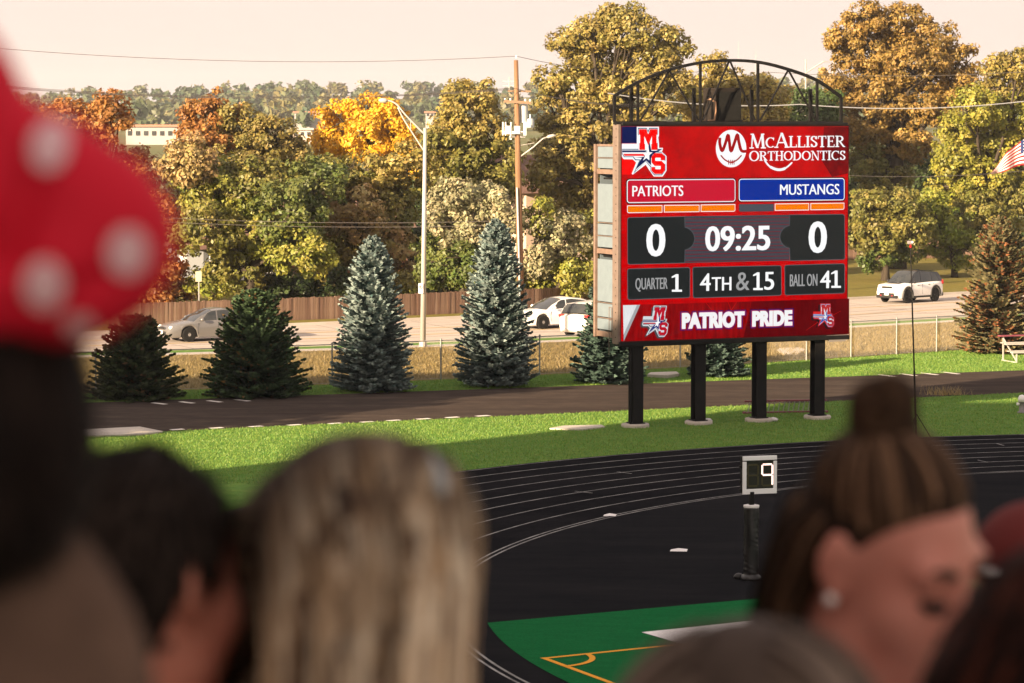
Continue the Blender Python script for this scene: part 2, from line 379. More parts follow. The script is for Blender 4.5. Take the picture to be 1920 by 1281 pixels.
blades('grass', lawn_sampler, 170000, .055, .012, (0.075, 0.20, 0.028), (0.23, 0.31, 0.06), 'short mown green grass around the scoreboard and track')
def bank_sampler(n):
    x = RNG.uniform(-22, 30, n * 2); f = 109 + .55 * x + .006 * x * x; wy = 124.2 + .52 * x + .006 * x * x
    y = f + (wy - f) * RNG.uniform(0, 1, n * 2); ok = np.abs(x) < y * .19; return np.c_[x, y][ok][:n]
blades('dry_grass', bank_sampler, 60000, .13, .02, (0.30, 0.22, 0.09), (0.20, 0.16, 0.055), 'dry tan grass on the bank behind chain link fence', .05)
# ------------------------------------------------------------------ trees
def leaf_cloud(cent, sig, nper, size, cols, up=.35, outw=None):
    """quads scattered about clump centres; every leaf its own facing and colour"""
    K = len(cent); idx = np.repeat(np.arange(K), nper); n = len(idx)
    off = RNG.normal(0, 1, (n, 3)); off /= np.linalg.norm(off, axis=1, keepdims=True) + 1e-9
    off *= RNG.uniform(.25, 1.0, (n, 1)) ** .6
    s = sig[idx][:, None]
    P = cent[idx] + off * s * np.array([1.0, 1.0, .75])
    nrm = off * .9 + RNG.normal(0, .55, (n, 3)) + np.array([0, 0, up])
    if outw is not None: nrm += outw[idx] * .5
    nrm /= np.linalg.norm(nrm, axis=1, keepdims=True) + 1e-9
    r = RNG.normal(0, 1, (n, 3)); a = np.cross(nrm, r); a /= np.linalg.norm(a, axis=1, keepdims=True) + 1e-9; b = np.cross(nrm, a)
    sz = size * RNG.uniform(.55, 1.35, (n, 1)); a *= sz; b *= sz * .62
    V = np.empty((n, 4, 3)); V[:, 0] = P - a; V[:, 1] = P - b + a * .15; V[:, 2] = P + a; V[:, 3] = P + b + a * .15
    C = cols[idx] * 1.22 * RNG.uniform(.82, 1.18, (n, 1)) * RNG.normal(1, .04, (n, 3)).clip(.8, 1.2)
    return V.reshape(-1, 3), np.arange(4 * n).reshape(-1, 4), np.repeat(C, 4, axis=0)

def broadleaf(name, label, base, d, lobes, pal, leaf=.118, dens=1.0, trunk_r=.35, group=None, cat='tree', lean=0.0, clump=.52, gaps=0.0):
    """lobes: (px, py, rx, ry[, palette index]) crown masses at distance d; base: (px, py) or ground point of the trunk"""
    b = G(*base) if len(base) == 2 else Vector(base)
    b.y = d; b.x = (base[0] - 960) / F_PX * math.hypot(d, CAM_H) if len(base) == 2 else b.x; b.z = 0.0
    root = empty(name, b); tag(root, label, cat, group)
    CC, SS, CO, OW = [], [], [], []; LC = []
    for lb in lobes:
        dz = RNG.normal(0, .8)
        c = D(lb[0], lb[1], d + dz); sc = c.y / F_PX; rx, rz = lb[2] * sc, lb[3] * sc; ry = (rx + rz) * .5
        c = np.array(c - b); LC.append((c, rx, rz))
        area = 4 * math.pi * ((rx * rz) ** 1.6 / 3 + 2 * (rx * ry) ** 1.6 / 3) ** (1 / 1.6)
        k = max(10, int(area / (clump * clump) * .46 * dens))
        u = RNG.normal(0, 1, (k, 3)); u /= np.linalg.norm(u, axis=1, keepdims=True)
        rad = 1 - np.abs(RNG.normal(0, .17, (k, 1))); rad[RNG.uniform(0, 1, k) < .16] *= .6; rad *= RNG.uniform(.86, 1.10, (k, 1))
        CC.append(c + u * rad * np.array([rx, ry, rz])); SS.append(clump * RNG.uniform(.5, 1.25, k)); OW.append(u)
        p = pal[lb[4]] if len(lb) > 4 else pal[0]
        t = RNG.uniform(0, 1, (k, 1)); base_c = np.asarray(p[0]) * (1 - t) + np.asarray(p[1]) * t
        CO.append(base_c * RNG.uniform(.75, 1.25, (k, 1)))
    cent = np.concatenate(CC); sig = np.concatenate(SS); cols = np.concatenate(CO); ow = np.concatenate(OW)
    keep = cent[:, 2] > .3; cent, sig, cols, ow = cent[keep], sig[keep], cols[keep], ow[keep]
    nper = np.maximum(8, (40 * (sig / clump) ** 2 * (.2 / leaf) ** 2 * (clump / .62) ** 2)).astype(int)
    V, Q, C = leaf_cloud(cent, sig, nper, leaf, cols, outw=ow)
    link('crown', np_mesh('crown', V, Q, M_leaf, C), root)
    # trunk and limbs
    tb = MB(); top = max(c[2] for c, _, _ in LC); low = min(c[2] - rz for c, _, rz in LC); cx = np.mean([c[0] for c, _, _ in LC])
    fork = Vector((cx * .35, 0, max(1.6, low + (top - low) * .22)))
    tb.tube([(0, 0, -.1), (fork.x * .3, 0, fork.z * .4), tuple(fork)], [trunk_r * 1.15, trunk_r * .9, trunk_r * .72], 9)
    tb.build('trunk', M_bark, root, smooth=True)
    lm = MB()
    for c, rx, rz in LC:
        c = Vector(c); mid = fork.lerp(c, .5) + Vector((RNG.normal(0, .25), RNG.normal(0, .25), .25))
        lm.tube([tuple(fork), tuple(mid), tuple(c), tuple(c + (c - mid).normalized() * rz * .7)], [trunk_r * .30, trunk_r * .20, trunk_r * .11, .015], 6)
        for j in range(7):
            u = Vector(RNG.normal(0, 1, 3)); u.normalize(); e = c + Vector((u.x * rx, u.y * rx, u.z * rz)) * .97; s0 = mid.lerp(c, RNG.uniform(.2, 1))
            m2 = s0.lerp(e, .5) + Vector(RNG.normal(0, .15, 3)); lm.tube([tuple(s0), tuple(m2), tuple(e)], [trunk_r * .13, trunk_r * .08, .012], 5)
    lm.build('limbs', M_bark, root, smooth=True)
    return root

def conifer(name, label, base, top_y, hw, pal, droop=.25, group=None, gaps=.0, dens=1.0, tip=None, dead=None, bushy=.62):
    """spruce or pine: whorled branches carrying needle sprays; base (px,py), top pixel row, half width in pixels"""
    b = G(*base); sc = b.y / F_PX; Hh = (base[1] - top_y) * sc; R = hw * sc
    root = empty(name, b); tag(root, label, 'tree', group)
    MB().tube([(0, 0, -.05), (.02, 0, Hh * .5), (0, 0, Hh * .98)], [.14, .09, .015], 8).build('trunk', M_bark, root, smooth=True)
    br = MB(); PP, DD, LL, CI = [], [], [], []
    nb = int(380 * dens * (Hh / 5.5))
    for i in range(nb):
        t = ((i + RNG.uniform(0, 1)) / nb) ** 1.25                       # 0 ground .. 1 top
        z = Hh * (.03 + .95 * t); prof = (1 - t) ** .56 * (1.0 if t > .12 else .86 + t)
        L = max(.14, R * prof * RNG.uniform(.74, 1.10)); a = i * 2.39996 + RNG.normal(0, .25)
        if gaps and RNG.uniform() < gaps: continue
        rise = .30 * (t - .25) - droop * (1 - t)
        pts = []
        for j in range(5):
            s = j / 4; pts.append(Vector((math.cos(a) * L * s, math.sin(a) * L * s, z + L * (rise * s + .30 * s * s))))
        br.tube(pts, [.028, .022, .016, .010, .004], 4, cap=False)
        m = max(4, int(L / .075))
        for j in range(m):
            s = .10 + .92 * (j + RNG.uniform(0, 1)) / m; k = min(3, int(s * 4)); f = s * 4 - k
            p = pts[k].lerp(pts[k + 1], min(f, 1.15)); d0 = (pts[k + 1] - pts[k]).normalized(); side = Vector((-math.sin(a), math.cos(a), 0))
            for q in (-1, 1):
                tw = (.15 + .24 * (1 - s)) * RNG.uniform(.6, 1.2) * min(1, L / .5)
                PP.append(p); DD.append((d0 * .75 + side * q * RNG.uniform(.5, 1.1) + Vector((0, 0, RNG.normal(.02, .2)))).normalized() * tw); CI.append((t, s))
    P = np.array(PP); T = np.array(DD); ci = np.array(CI); n = len(P)
    # each twig: a fat spindle of needles = 3 crossed tapered blades
    VV = []; QQ = []; col = []
    ln = np.linalg.norm(T, axis=1, keepdims=True); d = T / ln
    r = RNG.normal(0, 1, (n, 3)); x = np.cross(d, r); x /= np.linalg.norm(x, axis=1, keepdims=True); y = np.cross(d, x)
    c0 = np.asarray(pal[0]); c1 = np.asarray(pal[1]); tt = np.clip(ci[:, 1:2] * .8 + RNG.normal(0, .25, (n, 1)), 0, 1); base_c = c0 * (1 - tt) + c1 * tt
    if dead is not None:
        dm = (RNG.uniform(0, 1, (n, 1)) < dead[1] * (1 + .6 * np.sin(P[:, 2:3] * 2 + P[:, 0:1] * 3))); base_c = np.where(dm, np.asarray(dead[0]), base_c)
    base_c = base_c * RNG.uniform(.7, 1.3, (n, 1))
    k0 = 0
    for th in (0, math.pi / 3, 2 * math.pi / 3):
        s = (x * math.cos(th) + y * math.sin(th)) * (.022 + bushy * .045)
        V = np.empty((n, 4, 3)); V[:, 0] = P - d * .02; V[:, 1] = P + T * .45 + s; V[:, 2] = P + T * 1.12; V[:, 3] = P + T * .45 - s
        VV.append(V.reshape(-1, 3)); QQ.append(np.arange(4 * n).reshape(-1, 4) + k0); k0 += 4 * n; col.append(np.repeat(base_c, 4, axis=0))
    br.build('branches', M_bark, root)
    link('needles', np_mesh('needles', np.concatenate(VV), np.concatenate(QQ), M_needle, np.concatenate(col)), root)
    return root

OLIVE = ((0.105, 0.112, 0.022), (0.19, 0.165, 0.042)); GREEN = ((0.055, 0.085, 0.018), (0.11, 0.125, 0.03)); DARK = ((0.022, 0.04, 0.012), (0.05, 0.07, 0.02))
GOLD = ((0.17, 0.145, 0.032), (0.27, 0.21, 0.058)); RUST = ((0.24, 0.10, 0.025), (0.32, 0.165, 0.045)); YELL = ((0.46, 0.26, 0.015), (0.58, 0.36, 0.03))
LIME = ((0.13, 0.15, 0.022), (0.25, 0.235, 0.045)); SILV = ((0.20, 0.20, 0.11), (0.31, 0.28, 0.16)); TAN = ((0.30, 0.20, 0.085), (0.24, 0.19, 0.07)); BROWN = ((0.18, 0.118, 0.028), (0.26, 0.17, 0.046))
TG = 'broadleaf trees beyond the street'
broadleaf('red_tree', 'rust red tree rising behind the polka dot bow', (200, 575), 152, [(140, 240, 70, 55), (205, 215, 48, 48), (90, 300, 80, 90), (300, 470, 50, 120, 1), (250, 330, 45, 60), (330, 560, 40, 40, 1), (250, 520, 60, 90, 1)], [RUST, ((0.24, .09, .03), (.30, .16, .05))], group=TG)
broadleaf('rust_topped_tree', 'tree with an orange brown top left of the yellow tree', (440, 570), 168, [(400, 215, 52, 45, 1), (455, 240, 55, 45), (510, 260, 55, 45), (380, 265, 55, 45, 1), (440, 300, 90, 55), (540, 300, 45, 45)], [((0.14, .125, .03), (.22, .17, .05)), RUST], group=TG)
broadleaf('spreading_tree', 'broad tan and green tree standing over the silver car', (470, 585), 150, [(350, 300, 60, 45, 1), (400, 350, 80, 60, 2), (480, 345, 70, 50), (390, 425, 70, 60), (470, 430, 75, 60, 2), (545, 400, 70, 60, 3), (560, 470, 65, 55, 2), (450, 500, 70, 45), (400, 530, 45, 35, 2), (590, 350, 60, 60, 3)], [OLIVE, TAN, LIME, GREEN], group=TG, trunk_r=.4)
broadleaf('yellow_tree', 'bright yellow autumn tree behind the street lamp', (690, 575), 172, [(640, 225, 45, 35), (690, 205, 45, 30), (730, 225, 40, 38), (625, 265, 42, 30), (690, 262, 60, 40), (755, 262, 36, 36), (770, 300, 25, 28)], [YELL], group=TG, leaf=.12)
broadleaf('olive_tree', 'olive tree directly below the yellow tree', (700, 588), 156, [(640, 330, 55, 45, 1), (700, 330, 55, 45), (765, 320, 55, 50), (670, 400, 60, 60, 2), (735, 390, 60, 50, 1), (690, 470, 65, 60), (745, 470, 40, 60, 2), (620, 470, 50, 55, 1), (610, 400, 40, 45, 2)], [GOLD, OLIVE, TAN], group=TG)
broadleaf('knobbly_tree', 'tall olive tree just left of the wooden utility pole', (880, 575), 163, [(855, 170, 26, 26), (905, 180, 35, 32), (875, 205, 45, 35), (850, 245, 45, 35), (915, 245, 42, 38), (875, 280, 60, 40, 1), (845, 320, 55, 40, 1), (930, 310, 45, 45, 1), (900, 350, 70, 45, 1), (820, 270, 28, 30, 1)], [GOLD, OLIVE], group=TG)
broadleaf('silvery_tree', 'low pale silvery tree between the two blue spruces', (870, 590), 149, [(830, 375, 28, 34), (865, 365, 26, 36), (905, 380, 32, 38), (945, 385, 30, 40), (840, 425, 42, 42), (900, 430, 50, 45), (955, 440, 35, 50), (820, 490, 45, 50, 1), (880, 500, 60, 50, 1)], [SILV, GREEN], group=TG, leaf=.11)
broadleaf('giant_golden_tree', 'giant golden tree rising left of the scoreboard arch', (1130, 560), 168, [(1165, 30, 36, 26), (1110, 60, 48, 34), (1190, 65, 55, 40), (1060, 80, 36, 24), (1255, 85, 42, 34), (1130, 110, 60, 40), (1220, 120, 60, 45), (1040, 150, 36, 24), (1090, 165, 60, 45), (1170, 175, 70, 50), (1250, 170, 48, 50), (1040, 215, 42, 40), (1110, 240, 70, 55), (1050, 285, 48, 45), (1190, 260, 60, 60), (1100, 320, 75, 55), (1060, 370, 55, 45, 1), (1130, 400, 60, 60, 1), (1010, 330, 26, 36)], [((0.165, 0.145, 0.034), (0.26, 0.205, 0.06)), ((.17, .15, .04), (.26, .2, .06))], group=TG, trunk_r=.6, dens=1.05)
broadleaf('pale_shrub_tree', 'pale yellow green bushy tree right beside the utility pole', (1050, 583), 149, [(1010, 400, 30, 40), (1050, 440, 48, 45, 1), (1095, 450, 38, 60), (1020, 490, 40, 45, 1), (1075, 510, 48, 40), (1110, 525, 24, 38, 1), (1010, 535, 32, 20)], [LIME, SILV], group=TG, leaf=.11)
broadleaf('sunny_tree', 'sunlit yellow green tree seen through the scoreboard arch', (1370, 560), 178, [(1335, 118, 22, 22), (1300, 175, 45, 40), (1350, 165, 48, 36), (1410, 160, 45, 36), (1450, 185, 36, 36), (1340, 220, 60, 40), (1420, 225, 60, 40)], [((0.24, .19, .05), (.32, .26, .08))], group=TG, leaf=.115)
broadleaf('dark_tree', 'small dark green tree behind the right side of the arch', (1515, 560), 186, [(1500, 195, 36, 30), (1545, 195, 30, 34), (1520, 225, 52, 30)], [((.04, .075, .02), (.075, .11, .03))], group=TG)
broadleaf('brown_oak', 'huge orange brown oak rising right of the scoreboard', (1680, 530), 190, [(1625, 30, 40, 30), (1690, 45, 60, 38), (1585, 70, 40, 34), (1755, 75, 45, 36), (1640, 100, 62, 48), (1720, 120, 66, 50), (1795, 120, 40, 42), (1580, 145, 42, 50), (1660, 180, 66, 50), (1745, 190, 60, 46), (1805, 165, 30, 34), (1610, 230, 55, 50), (1690, 260, 62, 50), (1620, 300, 45, 46, 1), (1660, 330, 50, 40, 1)], [BROWN, OLIVE], group=TG, trunk_r=.65, dens=1.05)
broadleaf('lime_tree', 'large yellow green tree behind the flag at right edge', (1840, 500), 182, [(1870, 125, 36, 24, 1), (1910, 120, 36, 28, 1), (1890, 165, 55, 36, 1), (1830, 200, 45, 34), (1900, 220, 60, 45), (1800, 240, 45, 36), (1855, 270, 60, 46), (1790, 295, 45, 40), (1910, 290, 50, 50), (1840, 335, 60, 46), (1900, 370, 55, 50, 2), (1780, 350, 36, 36), (1840, 395, 55, 40, 2)], [((0.15, .16, .02), (.26, .235, .04)), GOLD, OLIVE], group=TG, dens=1.05, trunk_r=.5)
broadleaf('lawn_tree', 'dark trunked tree on the lawn behind white and black SUV', (1660, 530), 175, [(1625, 390, 42, 36), (1680, 385, 46, 40), (1610, 440, 26, 36), (1655, 435, 48, 36), (1710, 420, 40, 40), (1640, 480, 40, 28, 1), (1690, 470, 38, 30, 1)], [OLIVE, GREEN], group=TG, trunk_r=.28, leaf=.115)
broadleaf('drooping_tree', 'drooping bright green tree between lawn tree and brown pine', (1790, 520), 179, [(1750, 400, 32, 46), (1790, 430, 40, 42), (1745, 460, 22, 34), (1820, 470, 40, 40), (1775, 480, 22, 28)], [((.12, .16, .02), (.2, .21, .035))], group=TG, leaf=.115, trunk_r=.22)
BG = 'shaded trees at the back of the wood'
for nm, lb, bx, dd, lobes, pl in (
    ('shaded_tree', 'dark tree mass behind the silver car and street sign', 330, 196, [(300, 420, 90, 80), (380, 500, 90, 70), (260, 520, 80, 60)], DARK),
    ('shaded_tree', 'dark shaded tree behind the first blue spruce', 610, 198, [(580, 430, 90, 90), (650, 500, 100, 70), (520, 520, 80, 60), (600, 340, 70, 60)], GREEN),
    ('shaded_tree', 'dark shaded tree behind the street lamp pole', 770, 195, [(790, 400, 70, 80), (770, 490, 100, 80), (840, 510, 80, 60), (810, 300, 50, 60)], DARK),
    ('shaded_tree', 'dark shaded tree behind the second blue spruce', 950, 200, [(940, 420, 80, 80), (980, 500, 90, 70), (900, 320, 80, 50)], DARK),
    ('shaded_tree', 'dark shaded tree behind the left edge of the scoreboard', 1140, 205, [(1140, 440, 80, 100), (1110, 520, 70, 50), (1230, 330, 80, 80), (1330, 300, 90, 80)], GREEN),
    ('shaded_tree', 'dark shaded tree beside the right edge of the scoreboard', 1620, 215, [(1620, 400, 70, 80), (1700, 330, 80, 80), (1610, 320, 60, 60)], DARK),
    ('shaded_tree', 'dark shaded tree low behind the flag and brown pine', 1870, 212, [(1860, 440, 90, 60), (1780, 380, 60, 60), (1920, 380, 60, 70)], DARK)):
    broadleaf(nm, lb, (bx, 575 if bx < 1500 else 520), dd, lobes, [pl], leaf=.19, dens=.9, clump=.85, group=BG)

HG = 'shrubs behind the board fence'
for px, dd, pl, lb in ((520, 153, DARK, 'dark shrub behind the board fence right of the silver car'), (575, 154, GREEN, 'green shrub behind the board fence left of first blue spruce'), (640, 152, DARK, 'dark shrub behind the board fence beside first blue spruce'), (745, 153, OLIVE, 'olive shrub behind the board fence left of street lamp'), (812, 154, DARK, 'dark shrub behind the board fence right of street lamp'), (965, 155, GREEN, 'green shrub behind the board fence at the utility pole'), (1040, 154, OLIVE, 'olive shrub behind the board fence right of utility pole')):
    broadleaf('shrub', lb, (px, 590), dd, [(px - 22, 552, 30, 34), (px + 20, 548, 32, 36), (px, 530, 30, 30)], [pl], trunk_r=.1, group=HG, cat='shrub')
def off_tree(x, y, h, label):  # trees added out of view to cast shade on the conifer row
    pxy = lambda dx, z: (960 + (x + dx) / y * F_PX, 237 + (CAM_H - z) / y * F_PX); r = F_PX / y
    broadleaf('added_shade_tree', label, (x, y, 0), y, [(*pxy(-1.2, h - 2.2), 1.9 * r, 1.7 * r), (*pxy(1.4, h - 2.0), 1.9 * r, 1.8 * r), (*pxy(0, h - 4.2), 2.8 * r, 2.0 * r), (*pxy(-1.5, h - 6.4), 2.2 * r, 2.0 * r), (*pxy(1.6, h - 6.6), 2.2 * r, 2.0 * r), (*pxy(0, h - 8.6), 2.6 * r, 1.9 * r)], [OLIVE], leaf=.26, clump=.8, group='added shade trees left of the track')
for i, (x, y, hh) in enumerate(((-38, 80, 11.6), (-33, 80.5, 12.0), (-28, 79.5, 11.4), (-23.5, 80, 10.6))): off_tree(x, y, hh, ('first', 'second', 'third', 'fourth')[i] + ' of four unseen trees added left of the track to shade the conifers')
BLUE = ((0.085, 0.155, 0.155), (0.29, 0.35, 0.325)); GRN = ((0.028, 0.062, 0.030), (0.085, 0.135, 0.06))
SG = 'conifers in a row along the access road'
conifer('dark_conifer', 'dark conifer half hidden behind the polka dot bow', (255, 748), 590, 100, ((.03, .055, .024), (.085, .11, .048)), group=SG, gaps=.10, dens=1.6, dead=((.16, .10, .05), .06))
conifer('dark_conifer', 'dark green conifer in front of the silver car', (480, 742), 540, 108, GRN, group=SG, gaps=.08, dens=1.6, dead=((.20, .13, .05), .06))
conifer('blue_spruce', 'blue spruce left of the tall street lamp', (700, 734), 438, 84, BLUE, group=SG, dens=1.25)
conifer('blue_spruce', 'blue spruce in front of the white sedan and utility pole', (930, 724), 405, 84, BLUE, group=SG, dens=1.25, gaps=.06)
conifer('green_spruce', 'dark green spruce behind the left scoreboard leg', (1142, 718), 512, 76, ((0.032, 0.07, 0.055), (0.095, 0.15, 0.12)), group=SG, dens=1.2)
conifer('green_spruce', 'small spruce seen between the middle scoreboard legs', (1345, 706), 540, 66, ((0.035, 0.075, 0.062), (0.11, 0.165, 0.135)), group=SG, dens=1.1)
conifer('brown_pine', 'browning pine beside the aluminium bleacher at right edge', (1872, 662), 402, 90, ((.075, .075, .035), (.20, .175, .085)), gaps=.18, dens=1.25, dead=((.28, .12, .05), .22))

# ------------------------------------------------------------------ far hillside
def far_wood():
    n = 850; x = RNG.uniform(-480, 480, n); y = RNG.uniform(860, 1580, n) ; 
    cen = []; cols = []; sig = []
    for i in range(n):
        if abs(x[i]) > y[i] * .24: continue
        z = terrain_z(x[i], y[i]); h = RNG.uniform(5.5, 10); r = h * RNG.uniform(.45, .62); base = np.array([(.075, .10, .045), (.10, .115, .05), (.055, .085, .045), (.14, .13, .05)][RNG.integers(4)])
        for j in range(9):
            u = RNG.normal(0, 1, 3); u /= np.linalg.norm(u); cen.append((x[i] + u[0] * r * .6, y[i] + u[1] * r * .6, z + h * .55 + u[2] * h * .33)); sig.append(r * .5); cols.append(base * RNG.uniform(.8, 1.2))
    V, Q, C = leaf_cloud(np.array(cen), np.array(sig), np.full(len(cen), 11), 1.45, np.array(cols))
    o = link('distant_woods', np_mesh('distant_woods', V, Q, M_leaf, C)); tag(o, 'hazy wooded hillside along the horizon', 'woods', kind='stuff')
far_wood()
# ------------------------------------------------------------------ scoreboard
BA = math.radians(23.0); BU = Vector((math.cos(BA), math.sin(BA), 0)); BN = Vector((-math.sin(BA), math.cos(BA), 0))   # along, behind
B0 = G(1192, 801) - BN * .28                                     # a point of the display plane
def bp(px, py, back=0.0):
    """where the view through that pixel meets the display plane, in board coordinates (along, up)"""
    r = ray(px, py); o = Vector((0, 0, CAM_H)); q = B0 + BN * back; t = (q - o).dot(BN) / r.dot(BN); p = o + r * t - B0
    return p.dot(BU), p.z
board = empty('scoreboard', B0, BA)
tag(board, 'large red electronic scoreboard on four black posts with arched truss', 'scoreboard')
EK = 1.0 / 2 ** EXPO
LED = {}
def led(c, k=1.0, var=None):
    key = (c, k, var)
    if key not in LED: LED[key] = mk('led_%d' % len(LED), lin(*c), emis=EK * k, var=var)
    return LED[key]
def bpoly(name, pts, mat, layer, parent, thick=.003):
    """polygon given in pixels, laid on the display as a thin plate"""
    q = [bp(*p) for p in pts]; y = -.004 * layer
    if sum(q[i][0] * q[(i + 1) % len(q)][1] - q[(i + 1) % len(q)][0] * q[i][1] for i in range(len(q))) < 0: q = q[::-1]
    m = MB().prism(q, lambda p: (p[0], y, p[1]), lambda p: (p[0], y + thick, p[1]))
    return m.build(name, mat, parent)
def rrect(name, c4, rad, mat, layer, parent, inset=0.0, which=(1, 1, 1, 1)):
    """rounded panel from its four pixel corners TL TR BR BL"""
    P = [Vector((*bp(*p), 0)) for p in c4]; out = []
    for i in range(4):
        p, a, b = P[i], P[i - 1], P[(i + 1) % 4]; da, db = (a - p).normalized(), (b - p).normalized()
        q = p + (da + db) * inset; r = rad if which[i] else .004
        for k in range(6):
            t = k / 5 * math.pi / 2; out.append(q + da * r * (1 - math.sin(t)) + db * r * (1 - math.cos(t)))
    y = -.004 * layer; out = out[::-1]
    return MB().prism(out, lambda p: (p.x, y, p.y), lambda p: (p.x, y + .003, p.y)).build(name, mat, parent)
def text_geo(s, bold=.0, shear=0.0, space=1.0):
    c = bpy.data.curves.new('text', 'FONT'); c.body = s; c.offset = bold; c.shear = shear; c.resolution_u = 4; c.space_character = space
    o = bpy.data.objects.new('text', c); me = bpy.data.meshes.new_from_object(o)
    V = np.array([v.co[:2] for v in me.vertices]); Fc = [tuple(p.vertices) for p in me.polygons]
    bpy.data.objects.remove(o); bpy.data.meshes.remove(me); bpy.data.curves.remove(c)
    lo, hi = V.min(0), V.max(0); return (V - lo) / (hi - lo), Fc
def btext(name, s, x0, y0, x1, y1, mat, layer, parent, bold=.03, grow=0.0, skew=0.0, space=1.0, fat=None):
    V, Fc = text_geo(s, bold, 0.0, space)
    ym, xm = (y0 + y1) / 2, (x0 + x1) / 2
    u0, u1 = bp(x0, ym)[0] - grow, bp(x1, ym)[0] + grow; v1, v0 = bp(xm, y0)[1] + grow, bp(xm, y1)[1] - grow; y = -.004 * layer
    fat = .024 * (v1 - v0) if fat is None else fat; m = MB(); u0 += fat; u1 -= fat
    for q, e in ((-1, .0004), (0, 0), (1, .0008)): m.add([(u0 + (u1 - u0) * p[0] + skew * (p[1] - .5) + q * fat, y - e, v0 + (v1 - v0) * p[1]) for p in V], Fc)
    return m.build(name, mat, parent)
Z6 = lambda x, y: (1130 + x / 3.767, 80 + y / 3.767)
Z7 = lambda x, y: (1110 + x / 3.84, 380 + y / 3.84)
ZL = lambda x, y: (1150 + x / 8.348, 230 + y / 8.348)
TL, TR, BR, BL = (1165.5, 237), (1591, 237), (1591, 626.5), (1168, 641)
u0, vt = bp(*TL); u1 = bp(*TR)[0]; vb = bp(1168, 640)[1]; W_, H_ = u1 - u0, vt - vb
um = (u0 + u1) / 2
# cabinet and frame
MB().box((um, .20, (vt + vb) / 2), (W_ + .10, .36, H_ + .10), bev=.02).build('cabinet', M_blk, board)
M_rim = mk('rusty_pink_frame', (.17, .13, .11), .6, .3, var=(4, (.12, .085, .07), .8, 8))
for x, ww in ((u0 - .075, .11),):
    MB().box((x, .19, (vt + vb) / 2 - .02), (ww, .40, H_ + .16), bev=.012).build('frame_edge', M_rim, board)
    for k in range(26): MB().box((x - .062, .12, vb + .12 + k * (H_ - .2) / 25), (.012, .03, .03)).build('rivet', M_blk, board)
MB().box((um, .14, vb - .10), (W_ + .16, .42, .16), bev=.02).build('bottom_trim', M_blk, board)
MB().box((um, .16, vt + .075), (W_ - .03, .34, .10), bev=.02).build('top_trim', M_blk, board)
# display background and header
M_red = led((210, 2, 5), 1.0, (1.3, lin(140, 2, 5), .6, 9))
scr = MB().add([(u0, -.002, vb), (u1, -.002, vb), (u1, -.002, vt), (u0, -.002, vt)], [(0, 1, 2, 3)]).build('display_screen', M_red, board)
hd = bpoly('header_shade', [(1545, 238), (1591, 238), (1591, 325), (1560, 332), (1540, 300)], led((84, 2, 8), 1, (2.0, lin(150, 3, 8), .9, 9)), 1, scr)
WHT, NAVY, BRED, STEEL = led((255, 255, 255)), led((2, 22, 80)), led((255, 4, 4)), led((40, 78, 112))
bpoly('navy_block', [ZL(132, 62), ZL(366, 62), ZL(376, 322), ZL(132, 322)], NAVY, 2, scr)
bpoly('red_block', [ZL(132, 540), ZL(365, 600), ZL(290, 815), ZL(135, 815)], BRED, 2, scr)
def emblem(mp, parent, L0, cw, co, cm, cs, cst, cin, cf=None):
    O = lambda pts: [mp(*p) for p in pts]
    bpoly('emblem_outline', O([(365, 65), (712, 65), (712, 200), (700, 235), (712, 320), (712, 395), (775, 395), (770, 430), (755, 455), (830, 525), (830, 755), (770, 845), (630, 845), (560, 745), (505, 660), (300, 815), (285, 800), (355, 625), (300, 575), (160, 575), (130, 530), (130, 330), (365, 330)]), cw, L0, parent)
    bpoly('emblem_border', O([(383, 83), (517, 83), (540, 130), (560, 83), (692, 83), (692, 195), (682, 210), (692, 320), (692, 412), (765, 412), (705, 455), (752, 460), (812, 525), (812, 600), (790, 612), (812, 650), (812, 750), (757, 825), (637, 825), (580, 755), (580, 700), (505, 610), (315, 795), (405, 590), (340, 590), (305, 540), (165, 540), (133, 490), (133, 412), (392, 412), (392, 320), (405, 310), (405, 210), (383, 195)]), co, L0 + 1, parent)
    bpoly('emblem_field', O([(392, 98), (512, 98), (540, 160), (568, 98), (686, 98), (686, 432), (600, 470), (757, 470), (802, 530), (802, 755), (752, 812), (642, 812), (588, 752), (588, 688), (510, 603), (340, 760), (420, 578), (345, 575), (312, 530), (172, 530), (140, 485), (134, 425), (392, 425)]), cf or cw, L0 + 2, parent)
    bpoly('emblem_star_stripe', O([(133, 435), (515, 435), (500, 465), (133, 465)]), cst, L0 + 3, parent)
    bpoly('emblem_stripe', O([(150, 490), (465, 490), (492, 522), (172, 522)]), cm, L0 + 3, parent)
    bpoly('letter_m', O([(397, 103), (512, 103), (540, 185), (570, 103), (685, 103), (685, 190), (672, 190), (672, 320), (685, 320), (685, 428), (590, 428), (590, 335), (600, 335), (600, 210), (545, 360), (480, 210), (480, 335), (492, 335), (492, 428), (403, 428), (403, 320), (415, 320), (415, 190), (397, 190)]), cm, L0 + 3, parent)
    bpoly('star_shadow', O([(560, 300), (590, 440), (700, 440), (610, 505), (585, 560), (585, 670), (510, 595), (345, 735), (415, 590), (445, 550), (330, 545), (475, 535), (500, 480), (540, 400)]), cst, L0 + 4, parent)
    bpoly('letter_s', O([(640, 478), (750, 478), (800, 530), (800, 590), (735, 590), (735, 550), (650, 550), (650, 600), (750, 600), (800, 655), (800, 750), (755, 805), (640, 805), (590, 750), (590, 695), (650, 695), (650, 730), (735, 730), (735, 678), (640, 678), (592, 625), (592, 530)]), cs, L0 + 5, parent)
    bpoly('star', O([(540, 345), (553, 462), (608, 468), (555, 510), (556, 592), (510, 555), (455, 597), (490, 520), (465, 488), (515, 465)]), cin, L0 + 6, parent)
